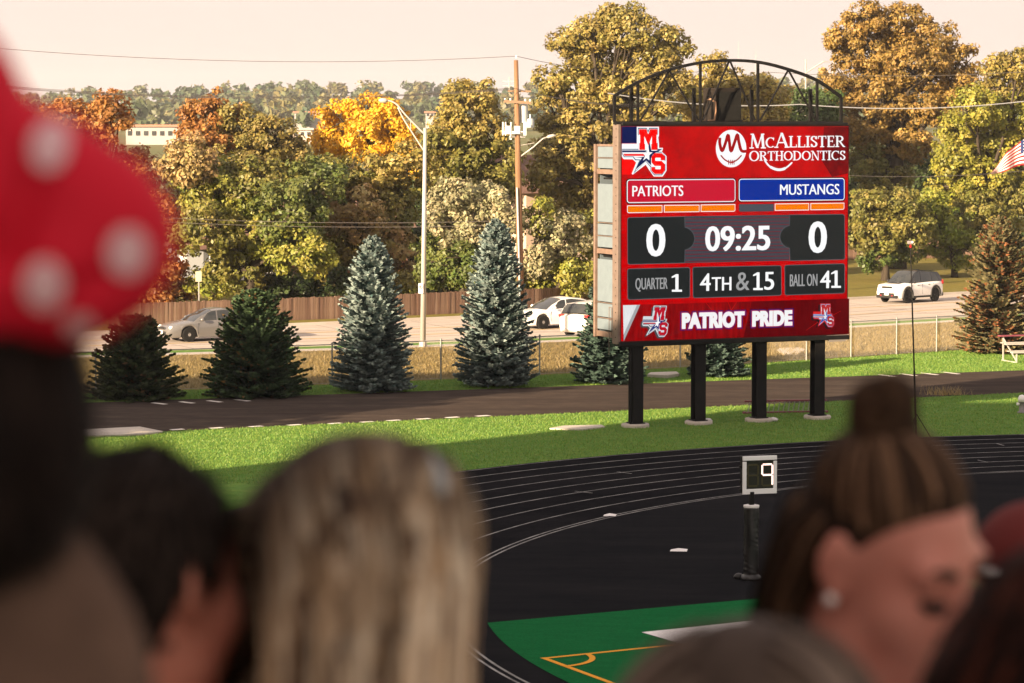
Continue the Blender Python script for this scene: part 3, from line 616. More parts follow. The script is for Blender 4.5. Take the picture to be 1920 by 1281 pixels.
emblem(ZL, scr, 3, WHT, STEEL, BRED, BRED, NAVY, WHT)
# sponsor mark
cx, cy = Z6(906, 749)
bpoly('sponsor_disc', [(cx + 28.6 * math.cos(a), cy + 35.2 * math.sin(a)) for a in np.linspace(0, 2 * math.pi, 48)[:-1]], WHT, 3, scr)
DRED = led((168, 6, 14))
def bstroke(name, pts, wd, mat, layer, parent):
    """a line of pixel points drawn as a ribbon; wd in pixels, one value or one per point"""
    m = MB(); n = len(pts); ws = wd if isinstance(wd, (list, tuple)) else [wd] * n; L = []; Rr = []
    for i in range(n):
        a, b = pts[max(i - 1, 0)], pts[min(i + 1, n - 1)]; dx, dy = b[0] - a[0], b[1] - a[1]; l = math.hypot(dx, dy) or 1; nx_, ny_ = -dy / l * ws[i] / 2, dx / l * ws[i] / 2
        L.append(bp(pts[i][0] + nx_, pts[i][1] + ny_)); Rr.append(bp(pts[i][0] - nx_, pts[i][1] - ny_))
    y = -.004 * layer; v = []
    for a, b in zip(L, Rr): v += [(a[0], y, a[1]), (b[0], y, b[1])]
    return m.add(v, [(2 * i, 2 * i + 1, 2 * i + 3, 2 * i + 2) for i in range(n - 1)]).build(name, mat, parent)
def spline(pts, k=6):
    P = [Vector((*p, 0)) for p in pts]; o = []
    for i in range(len(P) - 1):
        p0, p1, p2, p3 = P[max(i - 1, 0)], P[i], P[i + 1], P[min(i + 2, len(P) - 1)]
        for j in range(k):
            t = j / k; q = .5 * ((2 * p1) + (p2 - p0) * t + (2 * p0 - 5 * p1 + 4 * p2 - p3) * t * t + (3 * p1 - p0 - 3 * p2 + p3) * t ** 3); o.append((q.x, q.y))
    return o + [pts[-1]]
bstroke('sponsor_letter', spline([Z6(826, 672), Z6(826, 715), Z6(842, 765), Z6(865, 712), Z6(884, 652), Z6(893, 700), Z6(905, 768), Z6(930, 705), Z6(950, 650), Z6(960, 700), Z6(978, 762), Z6(1013, 768)], 5), 5.6, DRED, 4, scr)
bstroke('sponsor_smile', spline([Z6(832, 795), Z6(862, 828), Z6(905, 846), Z6(948, 828), Z6(980, 795)], 5), [1.6] + [2.6] * 10 + [5] + [2.6] * 8 + [1.6], DRED, 4, scr)
for k in range(4): bstroke('smile_mark', [Z6(887 + 13 * k, 828), Z6(887 + 13 * k, 862)], 1.5, DRED, 5, scr)
# serif lettering from strokes: (x0,y0,x1,y1,thickness) in a box one unit high
TK, TN = .17, .075
def ser(x, y, w_=.30): return (x - w_ / 2, y, x + w_ / 2, y, 'h')
def arcs(cx_, cy_, rx, ry, a0, a1, n=12): return [(cx_ + rx * math.cos(math.radians(a0 + (a1 - a0) * i / n)), cy_ + ry * math.sin(math.radians(a0 + (a1 - a0) * i / n))) for i in range(n + 1)]
GL = {
 'M': (1.06, [(.14, 0, .20, 1, TN), (.20, 1, .53, .03, TK), (.53, .03, .84, 1, TN), (.84, 1, .92, 0, TK), ser(.14, .03), ser(.92, .03, .34), ser(.16, .97, .2), ser(.88, .97, .22)]),
 'A': (.92, [(.10, 0, .44, 1, TN), (.44, 1, .80, 0, TK), (.22, .34, .64, .34, 'h'), ser(.10, .03, .26), ser(.80, .03, .32)]),
 'L': (.72, [(.18, 0, .18, 1, TK), (.05, .03, .66, .03, 'h'), (.66, 0, .66, .26, TN), ser(.18, .97, .36)]),
 'I': (.42, [(.21, 0, .21, 1, TK), ser(.21, .03, .40), ser(.21, .97, .40)]),
 'T': (.80, [(.40, 0, .40, 1, TK), (.05, .96, .75, .96, 'h'), (.07, .74, .07, .98, TN), (.73, .74, .73, .98, TN), ser(.40, .03, .38)]),
 'E': (.74, [(.18, 0, .18, 1, TK), (.05, .03, .66, .03, 'h'), (.05, .97, .62, .97, 'h'), (.18, .52, .50, .52, 'h'), (.64, 0, .66, .24, TN), (.60, .76, .60, 1, TN), (.50, .42, .50, .62, TN)]),
 'H': (.92, [(.19, 0, .19, 1, TK), (.73, 0, .73, 1, TK), (.19, .52, .73, .52, 'h'), ser(.19, .03, .36), ser(.73, .03, .36), ser(.19, .97, .36), ser(.73, .97, .36)]),
 'N': (.94, [(.17, 0, .17, 1, TN), (.17, 1, .77, .0, TK), (.77, 0, .77, 1, TN), ser(.17, .03, .30), ser(.77, .97, .30), ser(.12, .97, .24)]),
 'R': (.86, [(.18, 0, .18, 1, TK), ('p', [(.18, .96), *arcs(.40, .74, .24, .22, 90, -90), (.18, .52)]), (.38, .52, .76, 0, TK), ser(.18, .03, .34), ser(.10, .97, .2), ser(.78, .03, .18)]),
 'D': (.94, [(.18, 0, .18, 1, TK), ('p', [(.08, .96), *arcs(.38, .5, .42, .46, 90, -90), (.08, .04)]), ser(.15, .03, .3), ser(.15, .97, .3)]),
 'O': (.98, [('p', arcs(.49, .5, .40, .46, 0, 360, 24))]),
 'C': (.88, [('p', arcs(.49, .5, .40, .46, 52, 308, 20)), (.76, .70, .78, .98, TN)]),
 'S': (.64, [('p', [(.52, .76), (.50, .90), *arcs(.32, .74, .20, .22, 60, 200, 8), (.22, .60), (.42, .46), *arcs(.33, .26, .21, .22, 30, -140, 9), (.11, .24)]), (.53, .70, .54, .98, TN), (.10, .02, .10, .30, TN)]),
}
def serif(name, runs, x0, x1, mat, layer, parent):
    """runs: (letters, y top pixel, y base pixel); spread over x0..x1"""
    tot = sum(GL[c][0] * h for s, h in ((r[0], r[2] - r[1]) for r in runs) for c in s); k = (x1 - x0) / tot; m = MB(); x = x0; y = -.004 * layer
    for s, yt, yb, in runs:
        for c in s:
            h = yb - yt; wd, st = GL[c]; ox = x
            fx = lambda a: ox + a * h * k
            fy = lambda b, X: yb - b * h - (X - x0) * .008
            def put(q):
                v = [bp(X, Y) for X, Y in q]; m.add([(p[0], y, p[1]) for p in v], [tuple(range(len(v)))])
            for t in st:
                if t[0] == 'p':
                    P = t[1]
                    for i in range(len(P) - 1):
                        (ax, ay), (bx, by) = P[i], P[i + 1]; d = math.hypot(bx - ax, by - ay) or 1; vert = abs(by - ay) / d; th = (TN + (TK - TN) * vert ** 1.5) / 2
                        nx_, ny_ = -(by - ay) / d * th, (bx - ax) / d * th; ex, ey = (bx - ax) * .12, (by - ay) * .12
                        put([(fx(ax + nx_ - ex), fy(ay + ny_ - ey, fx(ax))), (fx(bx + nx_ + ex), fy(by + ny_ + ey, fx(bx))), (fx(bx - nx_ + ex), fy(by - ny_ + ey, fx(bx))), (fx(ax - nx_ - ex), fy(ay - ny_ - ey, fx(ax)))])
                elif t[4] == 'h': put([(fx(t[0]), fy(t[1] - .04, fx(t[0]))), (fx(t[2]), fy(t[1] - .04, fx(t[2]))), (fx(t[2]), fy(t[1] + .04, fx(t[2]))), (fx(t[0]), fy(t[1] + .04, fx(t[0])))])
                else: put([(fx(t[0] - t[4] / 2), fy(t[1], fx(t[0]))), (fx(t[0] + t[4] / 2), fy(t[1], fx(t[0]))), (fx(t[2] + t[4] / 2), fy(t[3], fx(t[2]))), (fx(t[2] - t[4] / 2), fy(t[3], fx(t[2])))])
            x += wd * h * k
    return m.build(name, mat, parent)
serif('sponsor_name', [('M', 251, 278.5), ('C', 258, 277.5), ('A', 249.5, 277.5), ('LLISTER', 256, 277)], 1405, 1584, WHT, 4, scr)
serif('sponsor_trade', [('O', 283, 302.5), ('R', 284, 301.5), ('THODONTICS', 284, 301.5)], 1404, 1585, WHT, 4, scr)
bstroke('sponsor_swoosh', spline([Z6(1138, 822), Z6(1170, 868), Z6(1215, 893), Z6(1260, 897), Z6(1300, 880), Z6(1338, 845)], 5), [1.0] + [3.2] * 6 + [5.0] * 12 + [3] * 6 + [1], WHT, 4, scr)
# team names
def framed(name, c4, rad, fill, layer, border=led((250, 250, 252)), bw=.028, which=(1, 1, 1, 1)):
    o = rrect(name, c4, rad, border, layer, scr, which=which); rrect('panel_fill', c4, max(rad - bw, .006), fill, layer + 1, o, bw, which); return o
def shade(c4, rad): return rrect('panel_shadow', c4, rad, led((70, 2, 5)), 1, scr, -.035)
c4 = [Z6(170, 968), Z6(937, 962), Z6(937, 1125), Z6(170, 1134)]; shade(c4, .12); framed('home_panel', c4, .10, led((204, 17, 48)), 2)
c4 = [Z6(961, 962), Z6(1708, 957), Z6(1708, 1114), Z6(961, 1121)]; shade(c4, .12); framed('guest_panel', c4, .10, led((0, 44, 150)), 2)
btext('home_name', 'PATRIOTS', *Z6(207, 1010), *Z6(568, 1085), WHT, 5, scr, .0)
btext('guest_name', 'MUSTANGS', *Z6(1250, 1000), *Z6(1670, 1074), WHT, 5, scr, .0)
ORG = led((255, 124, 0))
for i, (c4, grey) in enumerate((([(172, 1150), (421, 1148), (421, 1201), (172, 1205)], 0), ([(432, 1147), (683, 1145), (683, 1197), (432, 1200)], 0), ([(692, 1144), (936, 1141), (936, 1194), (692, 1196)], 0),
        ([(962, 1141), (1208, 1139), (1208, 1192), (962, 1195)], 1), ([(1215, 1137), (1457, 1134), (1457, 1185), (1215, 1188)], 0), ([(1467, 1134), (1706, 1131), (1706, 1180), (1467, 1184)], 0))):
    c4 = [Z6(*p) for p in c4]; which = (0, 0, 1 if i in (2, 5) else 0, 1 if i in (0, 3) else 0)
    framed('timeout_bar', c4, .06, led((76, 78, 86)) if grey else ORG, 2, led((66, 68, 78)) if grey else led((250, 246, 240)), .022, which)
# score row
GRB, GRF = led((78, 82, 86)), led((38, 41, 40), 1.0, (60, lin(30, 32, 32), .8, 2))
bpoly('clock_panel', [Z7(668, 98), Z7(1420, 88), Z7(1420, 418), Z7(668, 436)], led((66, 68, 76)), 2, scr)
for k in range(13):
    f = (k + .6) / 13; bpoly('clock_panel_line', [Z7(672, 100 + 332 * f), Z7(1418, 90 + 326 * f), Z7(1418, 95 + 326 * f), Z7(672, 105 + 332 * f)], led((120, 24, 34)), 3, scr)
def knob(x, yc, r, sgn): return [(x + sgn * r * 1.0 * math.cos(a), yc - r * 1.13 * math.sin(a)) for a in np.linspace(math.pi / 2, -math.pi / 2, 14)]
for nm, oo in (('home_score_panel', [(252, 116), (262, 106), (668, 98)] + [(660 + 80 * math.cos(a), 260 - 86 * math.sin(a)) for a in np.linspace(1.45, -1.45, 14)] + [(668, 437), (264, 447), (254, 438)]),
               ('guest_score_panel', [(1418, 86), (1806, 82), (1818, 92), (1821, 402), (1812, 412), (1422, 421)] + [(1428 - 80 * math.cos(a), 247 + 86 * math.sin(a)) for a in np.linspace(1.45, -1.45, 14)])):
    o = bpoly(nm, [Z7(*p) for p in oo], GRB, 4, scr)
    cxm = sum(p[0] for p in oo) / len(oo); q = []
    for (x, y) in oo: q.append((x + (5 if x < cxm else -5), y + (6 if y < 255 else -6)))
    bpoly('panel_fill', [Z7(*p) for p in q], GRF, 5, o)
btext('home_score', '0', *Z7(388, 153), *Z7(526, 388), WHT, 7, scr, .012)
btext('guest_score', '0', *Z7(1556, 135), *Z7(1689, 363), WHT, 7, scr, .012)
btext('game_clock', '09:25', *Z7(812, 167), *Z7(1281, 348), WHT, 7, scr, .012)
for nm, c4 in (('quarter_panel', [(252, 475), (707, 465), (706, 686), (255, 702)]), ('down_panel', [(722, 463), (1364, 451), (1365, 670), (725, 689)]), ('ball_panel', [(1384, 449), (1820, 437), (1820, 654), (1386, 669)])):
    framed(nm, [Z7(*p) for p in c4], .08, GRF, 2, GRB, .03)
LGR = led((160, 160, 160))
btext('quarter_caption', 'QUARTER', *Z7(310, 541), *Z7(543, 640), LGR, 5, scr, .0, fat=.008)
ONE = [(0, .78), (0, .86), (.42, 1), (.66, 1), (.66, .12), (1, .12), (1, 0), (.02, 0), (.02, .12), (.36, .12), (.36, .84)]
def one(nm, x0, y0, x1, y1): bpoly(nm, [Z7(x0 + (x1 - x0) * a, y1 + (y0 - y1) * b) for a, b in ONE], WHT, 5, scr)
one('quarter_number', 572, 515, 646, 642)
btext('down_number', '4', *Z7(775, 510), *Z7(853, 636), WHT, 5, scr, .0)
btext('down_suffix', 'TH', *Z7(860, 536), *Z7(1002, 633), WHT, 5, scr, .0)
btext('down_sign', '&', *Z7(1035, 502), *Z7(1133, 632), LGR, 5, scr, .0, fat=.008)
one('distance_number', 1158, 502, 1228, 630); btext('distance_number', '5', *Z7(1238, 499), *Z7(1310, 628), WHT, 5, scr, .0)
btext('ball_caption', 'BALL ON', *Z7(1422, 514), *Z7(1621, 602), LGR, 5, scr, .0, fat=.008)
btext('ball_number', '4', *Z7(1640, 491), *Z7(1716, 616), WHT, 5, scr, .0); one('ball_number', 1720, 489, 1790, 614)
# slogan strip
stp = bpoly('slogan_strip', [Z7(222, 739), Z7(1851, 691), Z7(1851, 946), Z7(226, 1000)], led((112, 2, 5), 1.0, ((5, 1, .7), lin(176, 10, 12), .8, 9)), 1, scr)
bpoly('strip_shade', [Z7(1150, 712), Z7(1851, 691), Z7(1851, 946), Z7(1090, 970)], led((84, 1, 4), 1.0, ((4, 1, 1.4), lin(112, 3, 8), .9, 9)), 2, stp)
bpoly('strip_wedge', [Z7(222, 739), Z7(346, 736), Z7(228, 998)], led((168, 168, 170)), 3, stp)
bpoly('strip_wedge', [Z7(222, 739), Z7(322, 737), Z7(226, 950)], led((240, 240, 240), 1, ((6, 1, 1.2), lin(205, 205, 208), .8)), 4, stp)
for a, b in (((820, 722), (900, 820)), ((980, 718), (1010, 800)), ((1040, 716), (960, 840)), ((1290, 900), (1420, 830)), ((1540, 920), (1640, 850)), ((1700, 830), (1790, 780))): bstroke('strip_scratch', [Z7(*a), Z7(*b)], .8, led((206, 26, 24)), 3, stp)
BLU = led((30, 48, 140)); GRY = led((70, 72, 76))
mpl = lambda x, y: Z7(345 + (x - 130) / 700 * 190 + (845 - y) / 780 * 34, 742 + (y - 65) / 780 * 225)
mpl2 = lambda x, y: (mpl(x, y)[0] - 3.0, mpl(x, y)[1] + 2.8)
bpoly('emblem_depth', [mpl2(*p) for p in [(365, 65), (712, 65), (712, 395), (775, 395), (755, 455), (830, 525), (830, 755), (770, 845), (630, 845), (560, 745), (505, 660), (300, 815), (285, 800), (355, 625), (300, 575), (160, 575), (130, 530), (130, 420), (365, 420)]], GRY, 4, stp)
emblem(mpl, stp, 5, led((214, 216, 220)), led((24, 30, 60)), led((190, 14, 40)), led((190, 14, 40)), led((20, 40, 120)), WHT)
mpr = lambda x, y: Z7(1590 + (x - 130) / 700 * 152, 726 + (y - 65) / 780 * 172)
mpr2 = lambda x, y: (mpr(x, y)[0] - 3.4, mpr(x, y)[1] + 2.6)
bpoly('emblem_depth', [mpr2(*p) for p in [(365, 65), (712, 65), (712, 395), (775, 395), (755, 455), (830, 525), (830, 755), (770, 845), (630, 845), (560, 745), (505, 660), (300, 815), (285, 800), (355, 625), (300, 575), (160, 575), (130, 530), (130, 420), (365, 420)]], led((30, 26, 30)), 4, stp)
emblem(mpr, stp, 5, led((216, 36, 36)), led((60, 130, 180)), led((190, 40, 44)), led((176, 40, 48)), led((40, 70, 170)), led((225, 228, 235)), led((215, 218, 226)))
for s, x0, y0, x1, y1 in (('PATRIOT', 640, 783, 1100, 908), ('PRIDE', 1146, 773, 1444, 893)):
    btext('slogan_outline', s, *Z7(x0 - 7, y0 - 7), *Z7(x1 + 7, y1 + 7), led((24, 30, 120)), 5, stp, .10, .0, .0, 1.06)
    btext('slogan_outline', s, *Z7(x0 - 1, y0 - 1), *Z7(x1 + 1, y1 + 1), led((190, 30, 40)), 6, stp, .075, .0, .0, 1.06)
    btext('slogan_word', s, *Z7(x0 + 4, y0 + 4), *Z7(x1 - 4, y1 - 4), led((246, 246, 246)), 7, stp, .055, .0, .0, 1.06)
# maker's plate under the right corner
q = [bp(1548, 629), bp(1592, 627), bp(1588, 636), bp(1582, 640), bp(1554, 641)]
pl = MB().prism(q[::-1], lambda p: (p[0], -.06, p[1]), lambda p: (p[0], .02, p[1])).build('maker_plate', mk('plate_grey', (.20, .18, .165), .6, .3), board)
V, Fc = text_geo('DAKTRONICS', .01); a, b = bp(1553, 633.5), bp(1588, 633.5)
MB().add([(a[0] + (b[0] - a[0]) * p[0], -.063, a[1] - .04 + .08 * p[1]) for p in V], Fc).build('maker_lettering', mk('plate_letter', (.42, .38, .34), .6, .3), pl)
# legs and footings
M_foot = mk('footing_concrete', (.46, .42, .38), .9, .2, var=(3, (.34, .30, .26), .8, 8))
for i, (px, py) in enumerate(((1192, 801), (1309, 796), (1423, 792), (1532, 786))):
    uu = bp(px, py, .28)[0]
    lg = MB(); lg.box((uu, .28, vb / 2 - .02), (.05, .34, vb - .06)); 
    for s in (-1, 1): lg.box((uu, .28 + s * .165, vb / 2 - .02), (.36, .035, vb - .06))
    lg.build('leg', M_blk, board)
    MB().lathe([(.40, -.02), (.45, .0), (.45, .09), (.42, .12)], 24, (uu, .28, 0), fn=lambda r, z, th: r * (1 + .03 * math.sin(3 * th + 1.3 * uu))).build('footing', M_foot, board)
    MB().box((uu, .28, .14), (.46, .46, .03)).build('base_plate', M_blk, board)
uu = bp(1186, 700, .1)[0]
MB().tube([(uu - .06, .12, vb), (uu - .06, .12, .1)], .03, 8).build('conduit', M_blk, board)
# steel frame and pale panels on the left flank
M_pan = mk('pale_grey_panel', (.155, .195, .225), .6, .2, var=(3, (.125, .16, .19), .6))
FD = 1.72                                                       # depth of the frame behind the display
def side_z(py): return bp(1160, py)[1]
xs_ = u0 - .06
def sy(px):                                                     # depth behind the display seen at that pixel column on the left flank
    r = ray(px, 400); A = B0 + BU * xs_; n_ = BU; t = (A - Vector((0, 0, CAM_H))).dot(n_) / r.dot(n_); p = Vector((0, 0, CAM_H)) + r * t - A; return p.dot(BN)
FD = min(max(sy(1119), 1.0), 3.0)
for za, zb in ((275, 296), (298, 317), (346, 419), (422, 444), (446, 467), (489, 570), (573, 599), (602, 623)):
    z0, z1 = side_z(zb), side_z(za); MB().box((xs_ + .035, FD / 2 + .12, (z0 + z1) / 2), (.03, FD - .22, z1 - z0 - .01), bev=.008).build('flank_panel', M_pan, board)
M_brn = mk('brown_frame_steel', (.20, .135, .105), .55, .4, var=(4, (.12, .08, .06), .8))
zt, zb_ = side_z(271), side_z(638)
MB().box((xs_ - .02, FD + .03, (zt + zb_) / 2), (.12, .12, zt - zb_), bev=.01).build('flank_post', M_brn, board)
MB().box((um + W_ / 2, FD + .03, (zt + zb_) / 2), (.12, .12, zt - zb_), bev=.01).build('flank_post', M_brn, board)
for py, hh in ((273, .07), (323, .15), (297, .04), (420, .05), (445, .05), (474, .16), (571.5, .05), (600.5, .05), (631, .17)):
    MB().box((xs_ + .03, FD / 2 + .02, side_z(py)), (.08, FD - .09, hh if hh > .06 else .022)).build('flank_beam', M_brn if hh > .06 else M_rim, board)
MB().box((um, FD + .02, (zt + zb_) / 2), (W_ - .12, .06, zt - zb_ - .06)).build('back_panel', M_pan, board)
for py in (336, 484):
    MB().box((um, FD * .55, side_z(py)), (W_ - .2, FD * .7, .06)).build('catwalk', M_blk, board)
MB().box((um, FD * .55, zb_ + .03), (W_ - .2, FD * .7, .05)).build('catwalk', M_blk, board)
lad = MB(); a = sy(1149)
lad.tube([(xs_ - .12, a, side_z(577)), (xs_ - .12, a, side_z(668))], .012, 6); lad.tube([(xs_ - .12, a - .17, side_z(577)), (xs_ - .12, a - .17, side_z(632))], .012, 6)
lad.bar((xs_ - .12, a, side_z(578)), (xs_ - .12, a - .17, side_z(578)), .02); lad.bar((xs_ - .12, a, side_z(602)), (xs_ - .12, a - .17, side_z(602)), .02)
lad.build('hanging_rail', M_rim, board)
# arched truss
TB = .17
def tp_(px, py): x, z = bp(px, py, TB); return Vector((x, TB, z))
tr = empty('arch_truss', (0, 0, 0)); tr.parent = board
zb0 = tp_(1365, 231)
ar = MB(); top = [tp_(*p) for p in spline([(1152, 180), (1195, 155), (1252, 132), (1312, 118), (1368, 113.5), (1424, 117), (1480, 131), (1532, 151), (1577, 182)], 4)]
for i in range(len(top) - 1): ar.bar(top[i] - (top[i + 1] - top[i]) * .03, top[i + 1], .095)
ar.build('arch_chord', M_blk, tr)
MB().bar(tp_(1151, 230.5), tp_(1579, 230.5), .12, .10).build('bottom_chord', M_blk, tr)
for a, b in (((1152, 180), (1152, 229)), ((1577, 182), (1577, 229))): MB().bar(tp_(*a), tp_(*b), .085).build('end_post', M_blk, tr)
for a, b in (((1196, 156), (1196, 228)), ((1313, 118), (1313, 228)), ((1421, 117), (1421, 228)), ((1532, 152), (1532, 228))): MB().bar(tp_(*a), tp_(*b), .075).build('truss_post', M_blk, tr)
for x0_, y0_ in ((1190, 163), (1307.5, 165), (1416, 168), (1526.5, 167)):
    p = tp_(x0_, y0_); q = tp_(x0_, 228); p.y = q.y = .42; MB().bar(p, q, .10).build('back_post', M_blk, tr)
for a, b in (((1201, 226), (1254, 134)), ((1256, 134), (1309, 226)), ((1318, 226), (1367, 115)), ((1369, 115), (1416, 226)), ((1425, 226), (1477, 133)), ((1479, 133), (1530, 226))): MB().bar(tp_(*a), tp_(*b), .05).build('diagonal_brace', M_blk, tr)
# loudspeaker behind the truss
def sp(px, py, bk): x, z = bp(px, py, bk); return x, z
x0s, zts = sp(1343, 164.5, .5); x1s, _ = sp(1391, 165, .5); _, zbs = sp(1366, 228, .5)
spk = tag(empty('speaker_cabinet', B0 + BU * ((x0s + x1s) / 2) + BN * .5 + Vector((0, 0, zbs)), BA), 'dark loudspeaker cabinet mounted on top of the scoreboard inside the arch', 'loudspeaker')
ws, hs = x1s - x0s, zts - zbs; M_sp = mk('speaker_brown', (.022, .017, .014), .7, .1, var=(2, (.014, .012, .010), .7))
MB().box((0, .48, hs / 2), (ws, .92, hs), bev=.02).build('housing', M_sp, spk)
MB().box((0, .0, hs / 2 - .05), (ws - .10, .05, hs - .16)).build('grille', mk('speaker_grille', (.020, .020, .019), .9, .0, var=(9, (.012, .012, .011), .9), bump=(120, .6, .01)), spk)
for nm, c, s in (('horn', (0, .02, hs * .62), (ws * .62, .03, hs * .26)), ('woofer', (0, .02, hs * .32), (ws * .58, .03, hs * .22))): MB().box(c, s, bev=.012).build(nm, M_blk, spk)
MB().box((0, -.026, hs * .60), (.02, .012, hs * .3)).build('grille_bar', M_sp, spk); MB().box((0, -.027, hs * .47), (ws * .6, .012, .02)).build('grille_bar', M_sp, spk)
hose = MB(); hose.tube([(-ws / 2 - .32, -.05, .02), (-ws / 2 - .12, -.12, .04), (-ws / 2 - .06, -.1, .3), (-ws / 2 - .05, -.05, .62), (-ws / 2 - .16, .1, .72), (-ws / 2 - .22, .2, .68)], .03, 8); hose.build('conduit', mk('rusty_conduit', (.30, .17, .10), .7, .2), spk, smooth=True)
for px, py in ((1327, 792), (1450, 790)):
    p = G(px, py); m = MB(); random.seed(px)
    bag = MB().lathe([(.02, 0), (.16, .01), (.20, .07), (.13, .13), (.04, .16)], 10, fn=lambda r, z, th: r * (1 + .35 * math.sin(3 * th + px) * math.cos(z * 20 + th)))
    o = bag.build('sandbag', mk('white_plastic', (.62, .60, .58), .5, .4, var=(9, (.35, .34, .33), .7)), None, (p.x, p.y, .004), smooth=True); o.rotation_euler.z = px; o.scale = (1.35, .8, .8)
    tag(o, 'crumpled white bag at the foot of the second scoreboard leg' if px < 1400 else 'crumpled white bag at the foot of the third scoreboard leg', 'bag')

# ------------------------------------------------------------------ play clock
pc0 = G(1408, 1088); PA = math.radians(17); pc = tag(empty('play_clock', pc0, PA), 'white framed play clock showing 9 on a padded black post', 'play clock')
k = pc0.y / F_PX; mz = lambda py: (1088 - py) * k
MB().lathe([(.20, .0), (.22, .03), (.20, .10)] + [(.158 + .0015 * math.sin(i * .33), .12 + i * (mz(948) - .14) / 70) for i in range(71)], 26, fn=lambda r, z, th: r + (.0042 * math.sin(z * 60 + 5 * math.sin(th * 1.0 + z * 3) + th * 3) * (1.0 if z < .95 else .2) if z > .12 else 0) + .006 * math.sin(7 * z + 3 * th)).build('post_padding', mk('black_vinyl', (.011, .011, .011), .32, .5), pc, smooth=True)
MB().lathe([(.165, mz(949)), (.17, mz(948) + .01), (.17, mz(945)), (.12, mz(944))], 24).build('padding_cap', M_white, pc)
MB().box((0, 0, (mz(945) + mz(922)) / 2), (.09, .09, mz(922) - mz(945) + .06)).build('neck', M_blk, pc)
w2, zb2, zt2 = .385, mz(924), mz(852); xo = (1424 - 1408) * k; hz = zt2 - zb2; zc = (zb2 + zt2) / 2
MB().box((xo, .09, zc), (w2 * 2 - .02, .17, hz - .02), bev=.015).build('housing', M_blk, pc)
for nm, c, s in (('frame_bar', (xo, -.01, zt2 - .045), (w2 * 2, .05, .09)), ('frame_bar', (xo, -.01, zb2 + .055), (w2 * 2, .05, .11)), ('frame_bar', (xo - w2 + .04, -.01, zc - .01), (.08, .048, hz - .205)), ('frame_bar', (xo + w2 - .04, -.01, zc - .01), (.08, .048, hz - .205))):
    MB().box(c, s, bev=.006).build(nm, mk('clock_frame', (.80, .82, .82), .5, .3), pc)
MB().box((xo, -.002, zc - .01), (w2 * 2 - .14, .02, hz - .19)).build('digit_window', mk('smoked_window', (.014, .015, .010), .3, .4), pc)
for zz in (.1, .32, .72): MB().box((xo - w2 - .02, .08, zb2 + hz * zz), (.03, .06, .05)).build('latch', M_blk, pc)
M_on = mk('lit_digit', (1.0, .66, .55), emis=2.4 * EK); M_off = mk('dark_digit', (.06, .055, .022), .5, .3)
def seg7(cxx, on):
    hw_, hh_ = .115, .225; t = .034; z = zc - .005
    S = {'a': ((-hw_ + .03, z + hh_), (hw_ - .03, z + hh_)), 'b': ((hw_, z + hh_ - .03), (hw_, z + .03)), 'c': ((hw_, z - .03), (hw_, z - hh_ + .03)), 'd': ((-hw_ + .03, z - hh_), (hw_ - .03, z - hh_)), 'e': ((-hw_, z - .03), (-hw_, z - hh_ + .03)), 'f': ((-hw_, z + hh_ - .03), (-hw_, z + .03)), 'g': ((-hw_ + .03, z), (hw_ - .03, z))}
    for s, ((xa, za), (xb, zb)) in S.items():
        n = 7
        for i in range(n):                                        # each bar is a row of light dots
            f = i / (n - 1); x = xa + (xb - xa) * f; zz = za + (zb - za) * f
            m = MB(); 
            if i == 0: mm = MB()
            mm.lathe([(t * .62, -.019), (t * .62, -.016), (t * .5, -.012)][::-1], 8, (cxx + x, 0, zz), 'y')
        mm.build('digit_bar', M_on if s in on else M_off, pc)
seg7(xo - .155, ''); seg7(xo + .17, 'abcfg')
lp = G(1385, 1086); m = MB(); m.lathe([(.10, 0), (.11, .05), (.07, .10), (.02, .12)], 12); m.tube([(.05, 0, .05), (.25, .05, .03), (.4, .02, .02)], .02, 6)
tag(m.build('sandbag', mk('black_rubber', (.012, .012, .012), .5, .4), None, (lp.x, lp.y, .012), smooth=True), 'small black weight on the asphalt beside the play clock post', 'weight')
# ------------------------------------------------------------------ chain link fence
cf = tag(empty('chain_link_fence', (0, 0, 0)), 'galvanised chain link fence between the lawn and dry bank', 'fence')
FH = 1.52; px_ = [-26, -22.5, -19, -15, -10.8, -6.7, -2.7, 1.07, 4.0, 6.7, 10.3, 12.1, 14.1, 16.2, 18.1, 20.2, 22.4, 25, 28]
for x in px_:
    po = MB().tube([(0, 0, 0), (0, 0, FH)], .032, 8).build('post', M_galv, cf, (x, fence_y(x), 0)); MB().lathe([(.042, 0), (.042, .04), (.015, .07)], 8, (0, 0, FH)).build('post_cap', M_galv, po)
MB().tube([(x, fence_y(x), FH - .02) for x in np.arange(-26, 28.1, 1.0)], .02, 6).build('top_rail', M_galv, cf)
MB().tube([(x, fence_y(x), .06) for x in np.arange(-26, 28.1, 1.0)], .006, 4).build('tension_wire', M_galv, cf)
cm = MB(); s_ = .062
n_ = int(62 / s_); L = [(-26.0, fence_y(-26.0))]
def fpt(s):                                                     # point at arc length s (approximate) along the fence
    x = -26 + s * .87; return x, fence_y(x)
for i in range(n_):
    for sg in (-1, 1):
        s0 = i * s_ * 1.0; s1 = s0 + sg * FH * .9
        if s1 < 0 or s1 > 62: continue
        a, b = fpt(s0), fpt(s1); t = .0030
        if a[0] > 28 or b[0] > 28: continue
        mid = ((a[0] + b[0]) / 2, fence_y((a[0] + b[0]) / 2))
        k0 = len(cm.v)
        for (p, z) in ((a, .04), (mid, FH / 2), (b, FH - .03)): cm.v += [(p[0] - t, p[1], z), (p[0] + t, p[1], z)]
        cm.f += [(k0, k0 + 1, k0 + 3, k0 + 2), (k0 + 2, k0 + 3, k0 + 5, k0 + 4)]
tag(cm.build('wire_mesh', mk('fence_wire', (.30, .28, .25), .6, .3), cf), kind='stuff')

